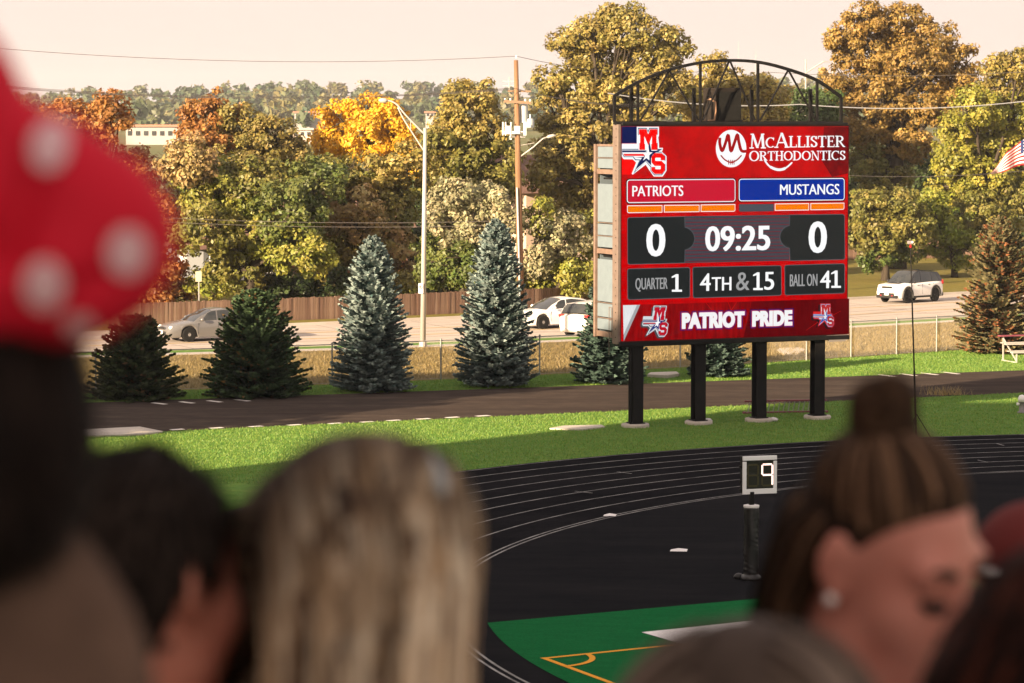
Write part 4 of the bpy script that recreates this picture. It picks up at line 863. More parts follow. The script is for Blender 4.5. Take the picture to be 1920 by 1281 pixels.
# ------------------------------------------------------------------ wooden fences
def plank_fence(name, label, fn, x0, x1, h, w_=.15):
    f = tag(empty(name, (0, 0, 0)), label, 'fence'); x = x0; ms = []
    for k in range(5):
        hh = h * (1 + .008 * (k - 2)); m = MB(); m.prism([(-w_ / 2 + .006, 0), (w_ / 2 - .006, 0), (w_ / 2 - .006, hh - .03), (w_ / 2 - .03, hh), (-w_ / 2 + .03, hh), (-w_ / 2 + .006, hh - .03)], lambda p: (p[0], -.011, p[1]), lambda p: (p[0], .011, p[1])); ms.append(m.mesh('plank', MATS['fence_wood_%d' % (k % 3)]))
    i = 0
    while x < x1:
        y = fn(x); a = math.atan2(fn(x + .2) - y, .2); o = link('plank', ms[random.randrange(5)], f, (x, y + random.uniform(-.008, .008), .1 + random.uniform(-.015, .015))); o.rotation_euler = (random.uniform(-.01, .01), random.uniform(-.012, .012), a)
        if i % 16 == 0: MB().box((0, .06, h * .5), (.1, .09, h)).build('fence_post', MATS['fence_wood_1'], f, (x, y, .1)).rotation_euler.z = a
        x += w_ * math.cos(a); i += 1
    r = MB()
    for z in (.25, h * .55, h - .2):
        r.tube([(x, fn(x) + .035, .1 + z) for x in np.arange(x0, x1, 1.5)], .03, 4)
    r.build('rail', MATS['fence_wood_1'], f)
random.seed(5)
for k, (a, b) in enumerate((((.23, .15, .105), (.13, .08, .055)), ((.18, .11, .078), (.11, .065, .045)), ((.28, .19, .135), (.16, .10, .072)))): mk('fence_wood_%d' % k, a, .9, .15, var=((9, 9, .8), b, .9, 8), bump=(20, .4))
plank_fence('wooden_fence', 'long weathered brown board fence along the far side of the street', lambda x: fkerb_y(x) + 2.4, -19.0, 5.4, 1.12)
def rf_y(x): return 203 + .35 * (x - 24)
plank_fence('wooden_fence', 'pale board fence under the trees right of the scoreboard', rf_y, 22.6, 34, 1.5)

# ------------------------------------------------------------------ street lamp, utility pole, signs
M_alu = mk('lamp_aluminium', (.44, .42, .39), .42, .5, metal=.2, var=((2, 2, .4), (.52, .49, .45), .6))
lb = G(793, 655); ld = lb.y; lm = tag(empty('street_lamp', (lb.x, lb.y, .1)), 'tall grey street lamp with curved double arm beside blue spruce', 'street lamp')
def rel(o, px, py, d, dy=0.0): return D(px, py, d + dy) - Vector(o.location)
tp0 = rel(lm, 797, 240, ld)
MB().tube([(0, 0, 0), (0, 0, .25)], .17, 12).build('base_collar', M_alu, lm); MB().tube([(0, 0, .2), tuple(tp0)], [.125, .07], 12).build('pole', M_alu, lm, smooth=True)
MB().tube([tuple(rel(lm, *p, ld)) for p in spline([(796, 252), (776, 232), (758, 213), (745, 197), (733, 190), (722, 188.5)], 4)], .035, 8).build('arm', M_alu, lm, smooth=True)
MB().tube([tuple(rel(lm, *p, ld)) for p in spline([(796, 285), (775, 252), (757, 224), (746, 202)], 4)], .03, 8).build('arm_brace', M_alu, lm, smooth=True)
MB().bar(rel(lm, 770, 228, ld), rel(lm, 770, 243, ld), .03).build('arm_strut', M_alu, lm)
a, b = rel(lm, 710, 188, ld), rel(lm, 727, 189.5, ld)
MB().tube([tuple(a), tuple(a.lerp(b, .25)), tuple(a.lerp(b, .7)), tuple(b)], [.03, .10, .11, .05], 10).build('lamp_head', M_alu, lm, smooth=True)
sgp = tag(empty('parking_sign', (D(789, 541, ld - .16))), 'small white no parking sign strapped to the street lamp', 'sign')
def plate(parent, w_, h_, mat): return MB().box((0, 0, 0), (w_, .012, h_), bev=.004).build('plate', mat, parent)
plate(sgp, .21, .44, M_white)
rg = MB(); n = 20
for i in range(n):
    a0, a1 = 2 * math.pi * i / n, 2 * math.pi * (i + 1) / n; rg.add([(.062 * math.cos(a0), -.009, .05 + .062 * math.sin(a0)), (.085 * math.cos(a0), -.009, .05 + .085 * math.sin(a0)), (.085 * math.cos(a1), -.009, .05 + .085 * math.sin(a1)), (.062 * math.cos(a1), -.009, .05 + .062 * math.sin(a1))], [(0, 1, 2, 3)])
rg.add([(-.06, -.0095, .10), (-.045, -.0095, .11), (.06, -.0095, 0), (.045, -.0095, -.01)], [(0, 1, 2, 3)]); rg.build('prohibition_ring', mk('sign_red', (.55, .03, .03), .5, .3), sgp)
V, Fc = text_geo('P', .03); MB().add([(-.03 + .06 * p[0], -.008, .0 + .10 * p[1]) for p in V], Fc).build('sign_letter', mk('sign_black', (.02, .02, .02), .5, .3), sgp)

ub = D(977, 596, 146); ud = 146.0; M_tf = mk('transformer_grey', (.40, .43, .44), .5, .3); up = tag(empty('utility_pole', (ub.x, ub.y, .1)), 'brown wooden utility pole with crossarm, transformer and small lamp', 'utility pole')
ut = rel(up, 967.5, 113, ud); R_ = lambda px, py, dy=0.0: rel(up, px, py, ud, dy)
MB().tube([(0, 0, -.1), tuple(ut * .5), tuple(ut)], [.19, .155, .11], 12).build('pole_shaft', M_pole, up, smooth=True)
MB().tube([tuple(R_(969.5, 352, -.22)), tuple(R_(973, 480, -.22)), tuple(R_(975, 590, -.22))], .045, 8).build('white_conduit', M_tf, up)
M_arm = mk('crossarm_wood', (.22, .15, .10), .9, .1)
MB().bar(R_(945, 190, -.16), R_(996, 193, -.16), .12, .14).build('crossarm', M_arm, up)
MB().bar(R_(952, 171, .1), R_(996, 171.5, .1), .08, .09).build('crossarm', M_arm, up)
for px, py in ((947, 186), (957, 186), (985, 187), (994, 188), (968, 105.5)): MB().lathe([(.03, 0), (.055, .03), (.03, .07), (.055, .10), (.03, .15)], 8).build('insulator', M_white, up, tuple(R_(px, py + 4, -.16)))
for px, py, h_ in ((982, 219, .95), (994, 228, .45)):
    t_ = MB().lathe([(.10, 0), (.20, .02), (.21, h_ - .1), (.18, h_), (.05, h_ + .05)], 14).build('transformer', M_tf, up, tuple(R_(px, py + 12, .25)), smooth=True); smooth_sharp(t_)
    MB().lathe([(.03, 0), (.05, .05), (.03, .1), (.04, .2)], 8, (0, 0, h_ + .04)).build('bushing', M_white, t_)
br = MB(); br.bar(R_(941, 247, -.35), R_(986, 247, -.35), .06, .05); br.bar(R_(941, 250, .35), R_(986, 250, .35), .06, .05); br.bar(R_(955, 256), R_(985, 256), .08, .08); br.build('equipment_bracket', M_white, up)
for px in (943, 948, 958, 983, 986): MB().tube([tuple(R_(px, 254, -.35)), tuple(R_(px, 229, -.35))], .035, 8).build('antenna', M_white, up)
for px in (953, 970): MB().box(R_(px, 244, -.32), (.32, .22, .42), bev=.02).build('equipment_box', M_tf if px > 960 else M_white, up)
MB().tube([tuple(R_(958, 252, .1)), tuple(R_(958, 262, .1))], .06, 8).build('antenna', M_white, up)
MB().tube([tuple(R_(974, 295)), tuple(R_(1000, 276)), tuple(R_(1018, 260)), tuple(R_(1027, 257))], .035, 8).build('lamp_arm', M_alu, up, smooth=True)
MB().tube([tuple(R_(1025, 257.5)), tuple(R_(1029, 256.5)), tuple(R_(1037, 254.5)), tuple(R_(1043, 254))], [.04, .09, .08, .02], 8).build('lamp_head', M_alu, up, smooth=True)
MB().tube([tuple(R_(975, 273)), tuple(R_(1002, 268))], .015, 6).build('lamp_stay', M_alu, up)

def signpost(name, label, px, py_base, py_top, d, w_, h_, mat, cat='sign'):
    p = D(px, py_base, d); p.z = .1; o = tag(empty(name, p), label, cat); t = D(px, py_top, d).z - .1
    MB().bar((0, .03, 0), (0, .03, t), .06).build('post', M_galv, o)
    MB().box((0, 0, t - h_ / 2), (w_, .014, h_), bev=.005).build('plate', mat, o); return o
signpost('street_sign', 'plain cream street sign seen edge on above the silver car', 373, 590, 509, 137.5, .30, .50, mk('sign_cream', (.42, .37, .27), .6, .3))

# overhead lines
def cable(name, label, pts, r, mat=M_wire):
    P = []
    for i in range(len(pts) - 1):
        a, b = Vector(pts[i][:3]), Vector(pts[i + 1][:3]); sag = pts[i + 1][3] if len(pts[i + 1]) > 3 else .6
        for k in range(16):
            t = k / 16; q = a.lerp(b, t); q.z -= sag * 4 * t * (1 - t); P.append(q)
    P.append(Vector(pts[-1][:3])); c = P[0]
    o = MB().tube([tuple(p - c) for p in P], r, 5).build(name, mat, None, tuple(c)); tag(o, label, 'power line', 'overhead lines along the street')
gt = Vector(up.location)
def W(px, py, dy=0.0): return tuple(gt + R_(px, py, dy))
cable('power_line', 'single highest cable running over the pole top against the sky', [(*D(-60, 86, 138), ), (*W(968, 105.5), .5), (*D(1320, 134, 160), .4)], .014)
for i, (ya_, yb_, yc_, dz) in enumerate(((156, 170.0, 181, -.5), (160, 171, 183, .0), (158, 172.5, 186, .5))):
    cable('power_line', ('upper', 'middle', 'lower')[i] + ' cable of the bundle at crossarm height meeting the hill line', [(*D(-60, ya_, 132 + dz * 2),), (*W(967 + 12 * dz, yb_ - 5, dz), .55), (*D(1300, yc_ + 6, 155 + dz * 2), .5)], .012)
cable('power_line', 'thick pale cable passing through the scoreboard arch to the right edge', [(*D(1140, 175, 150),), (*D(1500, 196, 156), .3), (*D(2050, 171, 166), .55)], .028, M_wirel)
cable('power_line', 'faint thin cable crossing the brown oak', [(*D(1430, 135, 172),), (*D(1960, 132, 178), .3)], .016)
for py, nm in ((409, 'upper'), (417, 'lower')):
    cable('service_line', nm + ' thin dark line strung across the trees above the silver car', [(*D(300, py - 1, 146),), (*D(980, py + 4, 146), .2)], .012)
cable('service_line', 'thin dark line in front of the lime tree', [(*D(1590, 329, 171),), (*D(1960, 316, 175), .25)], .014)

# ------------------------------------------------------------------ cars
M_tyre = mk('tyre_rubber', (.012, .012, .012), .85, .2); M_rim_a = mk('alloy_rim', (.62, .60, .58), .3, .6, metal=.7); M_rim_b = mk('black_rim', (.015, .015, .016), .35, .5)
M_glass = mk('tinted_car_glass', (.022, .026, .028), .06, .6, var=(1.2, (.06, .06, .055), .6)); M_trim = mk('black_trim', (.014, .014, .014), .5, .4); M_hl = mk('headlight', (.75, .75, .74), .12, .7); M_tl = mk('tail_light', (.45, .02, .02), .2, .6); M_plate = mk('number_plate', (.75, .76, .74), .5, .3)
def interp(T, x):
    for (a, b), (c, d_) in zip(T, T[1:]):
        if a <= x <= c: t = (x - a) / (c - a) if c > a else 0; t = t * t * (3 - 2 * t) * .35 + t * .65; return b + (d_ - b) * t
    return T[0][1] if x < T[0][0] else T[-1][1]
def car(name, label, loc, yaw, spec, paint, roof_mat=None, rim=None, group='cars driving along the street'):
    L, Wd = spec['L'], spec['W']; hw = Wd / 2; wr = spec['wr']; ax = spec['axles']
    o = tag(empty(name, loc, yaw), label, 'car', group)
    # lower body
    xs = sorted(set([round(v, 3) for v in np.linspace(-L / 2, L / 2, 56)] + [round(a + s * (wr + .07), 3) for a in ax for s in (-1, 1)]))
    b = MB(); low = spec['low']
    for x in xs:
        zt_ = interp(spec['belt'], x); e = 1 - (abs(x) / (L / 2)) ** 7 * .20; w_ = hw * e
        zo = low
        for a in ax:
            dx = abs(x - a); ra = wr + .07
            if dx < ra: zo = max(zo, wr + math.sqrt(max(ra * ra - dx * dx, 0)) - .0)
        zo = min(zo, zt_ - .12)
        endz = low + (.16 if abs(x) > L / 2 - .12 else 0) * (abs(x) - (L / 2 - .12)) / .12; zo = max(zo, endz)
        zm = zo + (zt_ - zo) * .55; sec = [(0, max(low, endz)), (w_ * .72, max(low, endz)), (w_ * .72, zo + .0), (w_ * .97, zo), (w_, zo + (zt_ - zo) * .18), (w_ * 1.0, zm), (w_ * .975, zt_ - .10), (w_ * .93, zt_ - .03), (w_ * .85, zt_), (0, zt_ + .025)]
        full = [(x, -p[0], p[1]) for p in sec[::-1]] + [(x, p[0], p[1]) for p in sec[1:]]
        b.v += full
    n = 19
    for i in range(len(xs) - 1):
        for j in range(n - 1): b.f.append((i * n + j, (i + 1) * n + j, (i + 1) * n + j + 1, i * n + j + 1))
    b.f.append(tuple(range(n - 1, -1, -1))); b.f.append(tuple((len(xs) - 1) * n + j for j in range(n)))
    smooth_sharp(b.build('body', paint, o), 38)
    # greenhouse: stations from windscreen base to rear window base
    A, B_, C_, D_ = spec['gh']; roof = spec['roof']
    def sect(x):
        zb = interp(spec['belt'], x) - .02; zr = max(interp(roof, x), zb + .02); f = (zr - zb) / max(spec['rh'], .1); f = min(f, 1.0)
        return zb, zr, hw * .885, hw * (.885 - .165 * f)
    def gp(x, t, s, out_=0.0):                                     # point on the side glass: t 0 belt .. 1 roof edge
        zb, zr, wb, wt = sect(x); return (x, s * (wb + (wt - wb) * t + out_), zb + (zr - .045 - zb) * t)
    def skin(nm, xa, xb, mat, m_, out_=0.0):
        st = np.linspace(xa, xb, m_); g = MB(); k = 7
        for x in st:
            zb, zr, wb, wt = sect(x)
            for y in np.linspace(-1, 1, k): g.v.append((x, y * wt * .985, zr - .045 * abs(y) ** 3 + out_))
        for i in range(m_ - 1):
            for j in range(k - 1): g.f.append((i * k + j, (i + 1) * k + j, (i + 1) * k + j + 1, i * k + j + 1))
        return smooth_sharp(g.build(nm, mat, o), 50)
    rm = roof_mat or paint
    skin('rear_window', A, B_, M_glass, 8); skin('roof', B_, C_, rm, 10); skin('windscreen', C_, D_, M_glass, 8)
    for s in (-1, 1):
        g = MB(); st = np.linspace(A, D_, 34)
        for x in st:
            for t in (0, .34, .67, 1): g.v.append(gp(x, t, s))
            zb, zr, wb, wt = sect(x); g.v.append((x, s * wt * .985, zr - .045))
        for i in range(33):
            for j in range(4): g.f.append((i * 5 + j, (i + 1) * 5 + j, (i + 1) * 5 + j + 1, i * 5 + j + 1))
        smooth_sharp(g.build('pillar_panel', rm if roof_mat else paint, o), 50)
        for (xa, xb, ca, cb) in spec['side']:                       # side windows: x range with slanted ends
            g = MB(); k = 9
            for t in np.linspace(.06, .93, 5):
                for q in range(k):
                    x = (xa + ca * t) + ((xb + cb * t) - (xa + ca * t)) * q / (k - 1); zb, zr, _, _ = sect(x)
                    g.v.append(gp(x, t, s, .008))
            for r in range(4):
                for q in range(k - 1): g.f.append((r * k + q, r * k + q + 1, (r + 1) * k + q + 1, (r + 1) * k + q))
            smooth_sharp(g.build('side_window', M_glass, o), 50)
        # handles, mirror, lamps, sill
        for hx in spec['handles']: MB().box((hx, s * (hw * .985), interp(spec['belt'], hx) - .14), (.17, .03, .03), bev=.01).build('door_handle', paint if not roof_mat else M_trim, o)
        for dx in spec['doors']:
            MB().bar((dx, s * (hw * 1.001), low + .16), (dx - .03, s * (hw * .985), interp(spec['belt'], dx) - .08), .012).build('door_gap', M_trim, o)
        mx = spec['mirror']; MB().lathe([(.02, -.10), (.075, -.06), (.08, .03), (.03, .08)], 10, (mx, s * (hw + .08), interp(spec['belt'], mx) + .06), 'x').build('mirror', paint if not roof_mat else M_trim, o, smooth=True)
        MB().box((0, s * hw * .96, low + .05), (abs(ax[1] - ax[0]) - 2 * wr - .16, .06, .12), bev=.02).build('side_sill', M_trim if spec.get('clad') else paint, o)
        fx = L / 2; zf = spec['lamp_z']
        MB().lathe([(.03, -.22), (.085, -.12), (.095, -.02), (.06, .03)], 12, (fx - .13, s * hw * .74, zf), 'x').build('headlight', M_hl, o, smooth=True)
        MB().box((-fx + .10, s * hw * .76, zf + spec.get('tl_up', .12)), (.16, .30, .13 if not spec.get('clad') else .22), bev=.03).build('tail_light', M_tl, o)
        for a in ax:
            w_ = MB(); wd = .215; yy = s * (hw - .10)
            wh = empty('wheel', (a, yy, wr)); wh.parent = o
            MB().lathe([(wr * .62, -wd / 2), (wr * .93, -wd / 2), (wr, -wd / 2 + .035), (wr, wd / 2 - .035), (wr * .93, wd / 2), (wr * .62, wd / 2)], 26, (0, 0, 0), 'y').build('tyre', M_tyre, wh, smooth=False)
            rm_ = MB(); yo = s * (wd / 2 - .02)
            MBk = MB().lathe([(wr * .60, yo - s * .04), (wr * .64, yo + s * .015), (wr * .58, yo + s * .02), (wr * .55, yo - s * .03)], 26, (0, 0, 0), 'y'); MBk.build('rim_ring', rim or M_rim_a, wh)
            for q in range(spec.get('spokes', 10)):
                th = 2 * math.pi * q / spec.get('spokes', 10); rm_.bar((math.cos(th) * wr * .08, yo, math.sin(th) * wr * .08), (math.cos(th) * wr * .60, yo - s * .01, math.sin(th) * wr * .60), .045 if spec.get('spokes', 10) > 6 else .07, .03)
            rm_.lathe([(wr * .13, yo - s * .02), (wr * .13, yo + s * .02)], 12, (0, 0, 0), 'y'); rm_.build('spokes', rim or M_rim_a, wh)
            MB().lathe([(wr * .60, yo - s * .07), (wr * .60, yo - s * .055)], 20, (0, 0, 0), 'y').build('brake_disc', M_trim, wh)
    fx = L / 2; MB().box((fx - .015, 0, low + .20), (.05, Wd * .62, .16), bev=.02).build('lower_grille', M_trim, o)
    MB().box((fx - .01, 0, spec['lamp_z'] - .02), (.05, Wd * .42, .11), bev=.02).build('grille', M_trim, o)
    MB().box((fx + .015, 0, low + .22), (.02, .32, .15)).build('number_plate', M_plate, o); MB().box((-fx - .002, 0, spec['lamp_z'] + .02), (.02, .32, .15)).build('number_plate', M_plate, o)
    MB().box((0, 0, low + .05), (L * .86, Wd * .70, .10)).build('underbody', M_trim, o)
    if spec.get('clad'):
        for s in (-1, 1):
            for a in ax:
                cl = MB(); pts = [(a + (wr + .10) * math.cos(t), s * (hw + .004), wr + (wr + .10) * math.sin(t)) for t in np.linspace(-.2, math.pi + .2, 16)]; cl.tube(pts, .045, 6); cl.build('arch_cladding', M_trim, o)
        MB().box((fx - .03, 0, low + .08), (.12, Wd * .86, .17), bev=.04).build('bumper', M_trim, o); MB().box((-fx + .03, 0, low + .10), (.12, Wd * .86, .20), bev=.04).build('bumper', M_trim, o)
        MB().box((fx - .85, 0, interp(spec['belt'], fx - .85) + .032), (.75, .9, .012), bev=.004).build('bonnet_decal', M_trim, o)
        for s in (-1, 1): MB().tube([(B_ + .15, s * hw * .62, spec['roof'][2][1] + .02), (0, s * hw * .62, spec['roof'][2][1] + .06), (C_ - .15, s * hw * .62, spec['roof'][3][1] + .02)], .018, 6).build('roof_rail', M_trim, o)
        for s in (-1, 1): MB().box((fx + .02, s * .42, low + .13), (.03, .07, .05)).build('tow_hook', M_tl, o)
    return o
def p_y(px, py): p = G(px, py, .012); return (p.x, p.y, .014)
sedan = dict(L=4.75, W=1.83, low=.20, wr=.325, axles=(-1.38, 1.40), belt=[(-2.4, .86), (-2.2, .98), (-1.6, 1.02), (-.6, .96), (.7, .93), (1.1, .90), (1.8, .80), (2.2, .68), (2.4, .52)],
  gh=(-1.95, -1.0, .25, 1.20), roof=[(-1.98, 1.0), (-1.5, 1.20), (-1.0, 1.38), (-.3, 1.455), (.25, 1.41), (.75, 1.19), (1.22, .90)], rh=.50,
  side=[(-.95, .0, -.10, .0), (.06, .92, .0, -.48), (-1.42, -1.03, .34, .0)], handles=(-.55, .40), doors=(-.98, .03, .98), mirror=.82, lamp_z=.63)
car('silver_car', 'silver sedan driving left behind the dark conifers', p_y(396, 637), math.radians(208), sedan, mk('silver_car_paint', (.17, .165, .16), .25, .5, metal=.3, coat=.4))
sedan2 = dict(sedan); sedan2['L'] = 4.7
car('white_car', 'white sedan driving left behind second blue spruce', p_y(1046, 613), math.radians(212), sedan2, mk('white_car_paint', (.78, .78, .78), .25, .5, coat=.4))
suv = dict(L=4.42, W=1.86, low=.27, wr=.365, axles=(-1.32, 1.32), belt=[(-2.21, .98), (-2.0, 1.07), (-1.0, 1.06), (.6, 1.02), (1.1, 1.02), (1.9, .95), (2.12, .86), (2.21, .70)],
  gh=(-2.08, -1.75, .35, 1.15), roof=[(-2.10, 1.12), (-1.9, 1.42), (-1.7, 1.58), (.0, 1.66), (.35, 1.62), (.75, 1.40), (1.16, 1.03)], rh=.60,
  side=[(-1.0, -.05, -.04, .0), (.03, .92, .0, -.42), (-1.72, -1.08, .22, .0)], handles=(-.68, .35), doors=(-1.05, -.01, .95), mirror=.82, lamp_z=.84, clad=True, spokes=5, tl_up=.16)
car('white_suv', 'white SUV with black roof driving left on the far lane', p_y(1706, 566), math.radians(223), suv, mk('suv_white_paint', (.80, .79, .77), .3, .5, coat=.4), mk('suv_black_roof', (.012, .012, .013), .25, .5, coat=.4), M_rim_b).scale = (.90, .92, 1.06)
suv2 = dict(suv); suv2['clad'] = False; suv2['low'] = .24; suv2['spokes'] = 10
car('white_wagon', 'white wagon seen from behind, half hidden by the green spruce', p_y(1128, 629), math.radians(52), suv2, mk('wagon_white_paint', (.80, .77, .72), .3, .5, coat=.4))

# ------------------------------------------------------------------ houses behind the trees
def house(name, label, px, py, d, w_, dep, h_, rise, yaw, wall, roofc):
    p = D(px, py, d); p.z = 0; o = tag(empty(name, p, yaw), label, 'house')
    MB().box((0, 0, h_ / 2), (w_, dep, h_)).build('wall', wall, o)
    m = MB(); e = .5; hw = w_ / 2 + e; hd = dep / 2 + e
    m.add([(-hw, -hd, h_ - .12), (hw, -hd, h_ - .12), (hw, 0, h_ + rise), (-hw, 0, h_ + rise), (-hw, hd, h_ - .12), (hw, hd, h_ - .12)], [(0, 1, 2, 3), (3, 2, 5, 4), (0, 3, 4), (1, 5, 2)])
    ro = m.build('roof', roofc, o); MB().box((w_ * .25, .8, h_ + rise * .9), (.6, .6, 1.4)).build('chimney', mk('chimney_brick', (.25, .13, .09), .9, .2), ro)
    for x in (-w_ * .3, 0, w_ * .3):
        f = MB().box((x, -dep / 2 - .02, h_ * .55), (1.2, .06, 1.3)).build('window', M_white, o); MB().box((x, -dep / 2 - .045, h_ * .55), (1.0, .04, 1.1)).build('pane', M_glass, f)
    for s in (-1, 1): MB().box((s * (w_ / 2 + .02), 0, h_ * .55), (.06, 1.0, 1.2)).build('window', M_white, o)
    return o
M_tan = mk('tan_siding', (.52, .40, .31), .8, .2, var=((.2, .2, 14), (.42, .32, .25), .6)); M_cream = mk('cream_siding', (.16, .17, .18), .8, .2); M_shing = mk('brown_shingle', (.17, .10, .075), .9, .2, var=((3, 3, 8), (.10, .06, .05), .8)); M_brick = mk('red_brick_wall', (.30, .15, .10), .9, .2, var=(5, (.22, .10, .07), .8))
house('house', 'tan sided house peeking through trees right of the utility pole', 1040, 560, 182, 9, 9, 5.6, 2.2, math.radians(28), M_tan, M_shing)
house('house', 'brown roofed house under the trees left of first blue spruce', 590, 560, 186, 10, 8, 3.2, 2.4, math.radians(22), M_brick, M_shing)
house('house', 'pale house corner behind the street sign above silver car', 415, 575, 176, 5, 6, 2.3, 1.5, math.radians(30), M_cream, M_shing)
house('house', 'tan house behind trees just right of the scoreboard', 1600, 500, 222, 10, 8, 4.2, 2.2, math.radians(25), M_tan, M_shing)

# ------------------------------------------------------------------ far buildings on the valley side
def block(name, label, px0, px1, pyt, pyb, d, wall, roofc, nwin=6, dep=18):
    a, b = D(px0, pyb, d), D(px1, pyb, d); top = D(px0, pyt, d).z; z0 = min(terrain_z(a.x, d), a.z) - 1.0; c = (a + b) / 2
    o = tag(empty(name, (c.x, d, z0)), label, 'building', 'buildings on the far hillside'); w_ = b.x - a.x; h_ = top - z0
    MB().box((0, dep / 2, h_ / 2), (w_, dep, h_)).build('wall', wall, o)
    MB().box((0, dep / 2, h_ + .25), (w_ + 1, dep + 1, .5)).build('roof', roofc, o)
    for i in range(nwin):
        x = -w_ / 2 + w_ * (i + .5) / nwin; MB().box((x, -.05, h_ - (top - a.z) * .5), (w_ / nwin * .5, .2, max(.8, (top - a.z) * .35))).build('window', M_glass, o)
M_wh = mk('far_white_wall', (.34, .33, .32), .8, .2); M_rr = mk('far_red_roof', (.34, .18, .13), .9, .1)
block('warehouse', 'long white warehouse with reddish roof left below the hills', 236, 372, 238, 262, 640, M_wh, M_rr, 9, 25)
block('far_building', 'white flat building beside the yellow tree top on the hillside', 552, 604, 212, 222, 880, M_wh, M_rr, 4)
block('far_building', 'pale low building beneath the hillside left of the yellow tree', 548, 585, 244, 258, 660, mk('far_tan_wall', (.55, .47, .40), .8, .2), M_wh, 3)
block('far_house', 'tiny white house among the trees of the left hillside', 291, 299, 210, 217, 980, M_wh, M_rr, 1, 8)
block('far_building', 'small white building on the hill beside the utility pole', 926, 942, 178, 188, 1300, M_wh, M_wh, 3, 10)
for px, py, d, nm in ((798, 212, 900, 'tiny roof on the hill right of the street lamp head'), (818, 232, 820, 'tiny pale house right of the street lamp pole')): block('far_house', nm, px, px + 16, py, py + 7, d, M_wh, M_rr, 2, 8)
def mast(name, label, px, pyt, pyb, d, r, arm=False, cat='mast'):
    p = D(px, pyb, d); p.z = min(p.z, terrain_z(p.x, d)); t = D(px, pyt, d).z - p.z; o = tag(empty(name, p), label, cat)
    MB().tube([(0, 0, -.5), (0, 0, t)], [r, r * .6], 6).build('shaft', M_alu, o)
    if arm: MB().tube([(0, 0, t * .93), (1.4, 0, t * .99), (2.2, 0, t * .985), (2.25, 0, t * .8)], .06, 6).build('arm', M_alu, o)
    else:
        for f in (.7, .85): MB().bar((-r * 6, 0, t * f), (r * 6, 0, t * f), r * .8).build('crossbar', M_alu, o)
    return o
mast('radio_mast', 'thin radio mast on the hill above the yellow tree', 674, 151, 190, 1350, .22)
mast('radio_mast', 'pale lattice mast on the hill left of the utility pole', 955, 145, 190, 1300, .5)
mast('far_lamp_post', 'distant lamp post sticking up behind the scoreboard arch', 1510, 112, 240, 230, .10, True, 'lamp post')
for px in (1384, 1417): mast('radio_mast', 'faint far mast above the arch, %s of two' % ('left' if px < 1400 else 'right'), px, 78 if px < 1400 else 92, 160, 1600, .16)

# ------------------------------------------------------------------ flag
fl = 112.0; F0 = D(1985, 300, fl); flag = tag(empty('flag', F0), 'American flag flying at the right edge of the picture', 'flag')
M_fr, M_fw, M_fb = mk('flag_red', (.55, .03, .04), .8, .2, transl=.3), mk('flag_white', (.80, .78, .76), .8, .2, transl=.3), mk('flag_blue', (.03, .05, .16), .8, .2, transl=.25)
def fp(u, v):                                                     # u 0 hoist..1 fly end, v 0 top..1 bottom
    x = 1985 - 127 * u; yt = interp([(0, 228), (.35, 246), (.5, 258), (.75, 285), (1, 323)], u); yb = interp([(0, 318), (.3, 312), (.52, 310), (.8, 320), (1, 329)], u)
    p = D(x, yt + (yb - yt) * v + 1.6 * math.sin(u * 15 + v * 2), fl + .28 * math.sin(u * 11 + v * 1.8) + .12 * math.sin(u * 23)); return p - F0
def fpatch(nm, ua, ub, va, vb_, mat, off=0.0, nu=22):
    m = MB(); us = np.linspace(ua, ub, nu)
    for u in us:
        for v in (va, vb_): p = fp(u, v); m.v.append((p.x, p.y + off, p.z))
    m.f = [(2 * i, 2 * i + 2, 2 * i + 3, 2 * i + 1) for i in range(nu - 1)]; m.build(nm, mat, flag, smooth=True)
UC = .56
for i in range(13): fpatch('stripe', UC if i < 7 else 0, 1, i / 13, (i + 1) / 13, M_fr if i % 2 == 0 else M_fw)
fpatch('canton', 0, UC, 0, 7 / 13, M_fb, 0, 16)
for r in range(9):
    for c in range(6 if r % 2 == 0 else 5):
        u = UC * ((c + .5) / 6 if r % 2 == 0 else (c + 1) / 6); v = 7 / 13 * (r + .7) / 9.4; p = fp(u, v); m = MB(); q = []
        for kk in range(10):
            th = math.pi / 2 + kk * math.pi / 5; rr = .042 if kk % 2 == 0 else .018; q.append((p.x + rr * math.cos(th), p.y - .012, p.z + rr * math.sin(th)))
        m.add(q, [tuple(range(10))]).build('star', M_fw, flag)
fpole = tag(empty('flagpole', (F0.x + .06, fl, 0)), 'aluminium flagpole just beyond the right edge of the picture', 'flagpole'); zt_ = D(1985, 222, fl).z
MB().tube([(0, 0, 0), (0, 0, zt_ + .3)], [.07, .045], 10).build('shaft', M_alu, fpole); MB().lathe([(.01, 0), (.07, .05), (.07, .09), (.01, .14)], 10, (0, 0, zt_ + .3)).build('finial', M_ypaint, fpole)

# ------------------------------------------------------------------ small things around the field
rk = G(1396, 776); rk_dir = (G(1549, 773) - rk); Lr = rk_dir.length; ra_ = math.atan2(rk_dir.y, rk_dir.x)
rack = tag(empty('bike_rack', rk, ra_), 'low maroon bike rack with grey bars behind the right scoreboard legs', 'bike rack')
M_mar = mk('maroon_paint', (.22, .055, .075), .6, .3, var=(4, (.14, .035, .05), .6))
MB().bar((0, 0, .42), (Lr, .0, .42), .10, .05).build('rail', M_mar, rack); MB().bar((-.06, .0, .03), (Lr + .06, 0, .03), .12, .06).build('rail', M_mar, rack)
for i in range(16): x = .12 + i * (Lr - .24) / 15; MB().bar((x, .0, .05), (x + .07, 0, .40), .025).build('rung', M_galv, rack)
for x in (.05, Lr - .05): MB().bar((x, -.25, .03), (x, .25, .03), .06).build('foot', M_mar, rack)
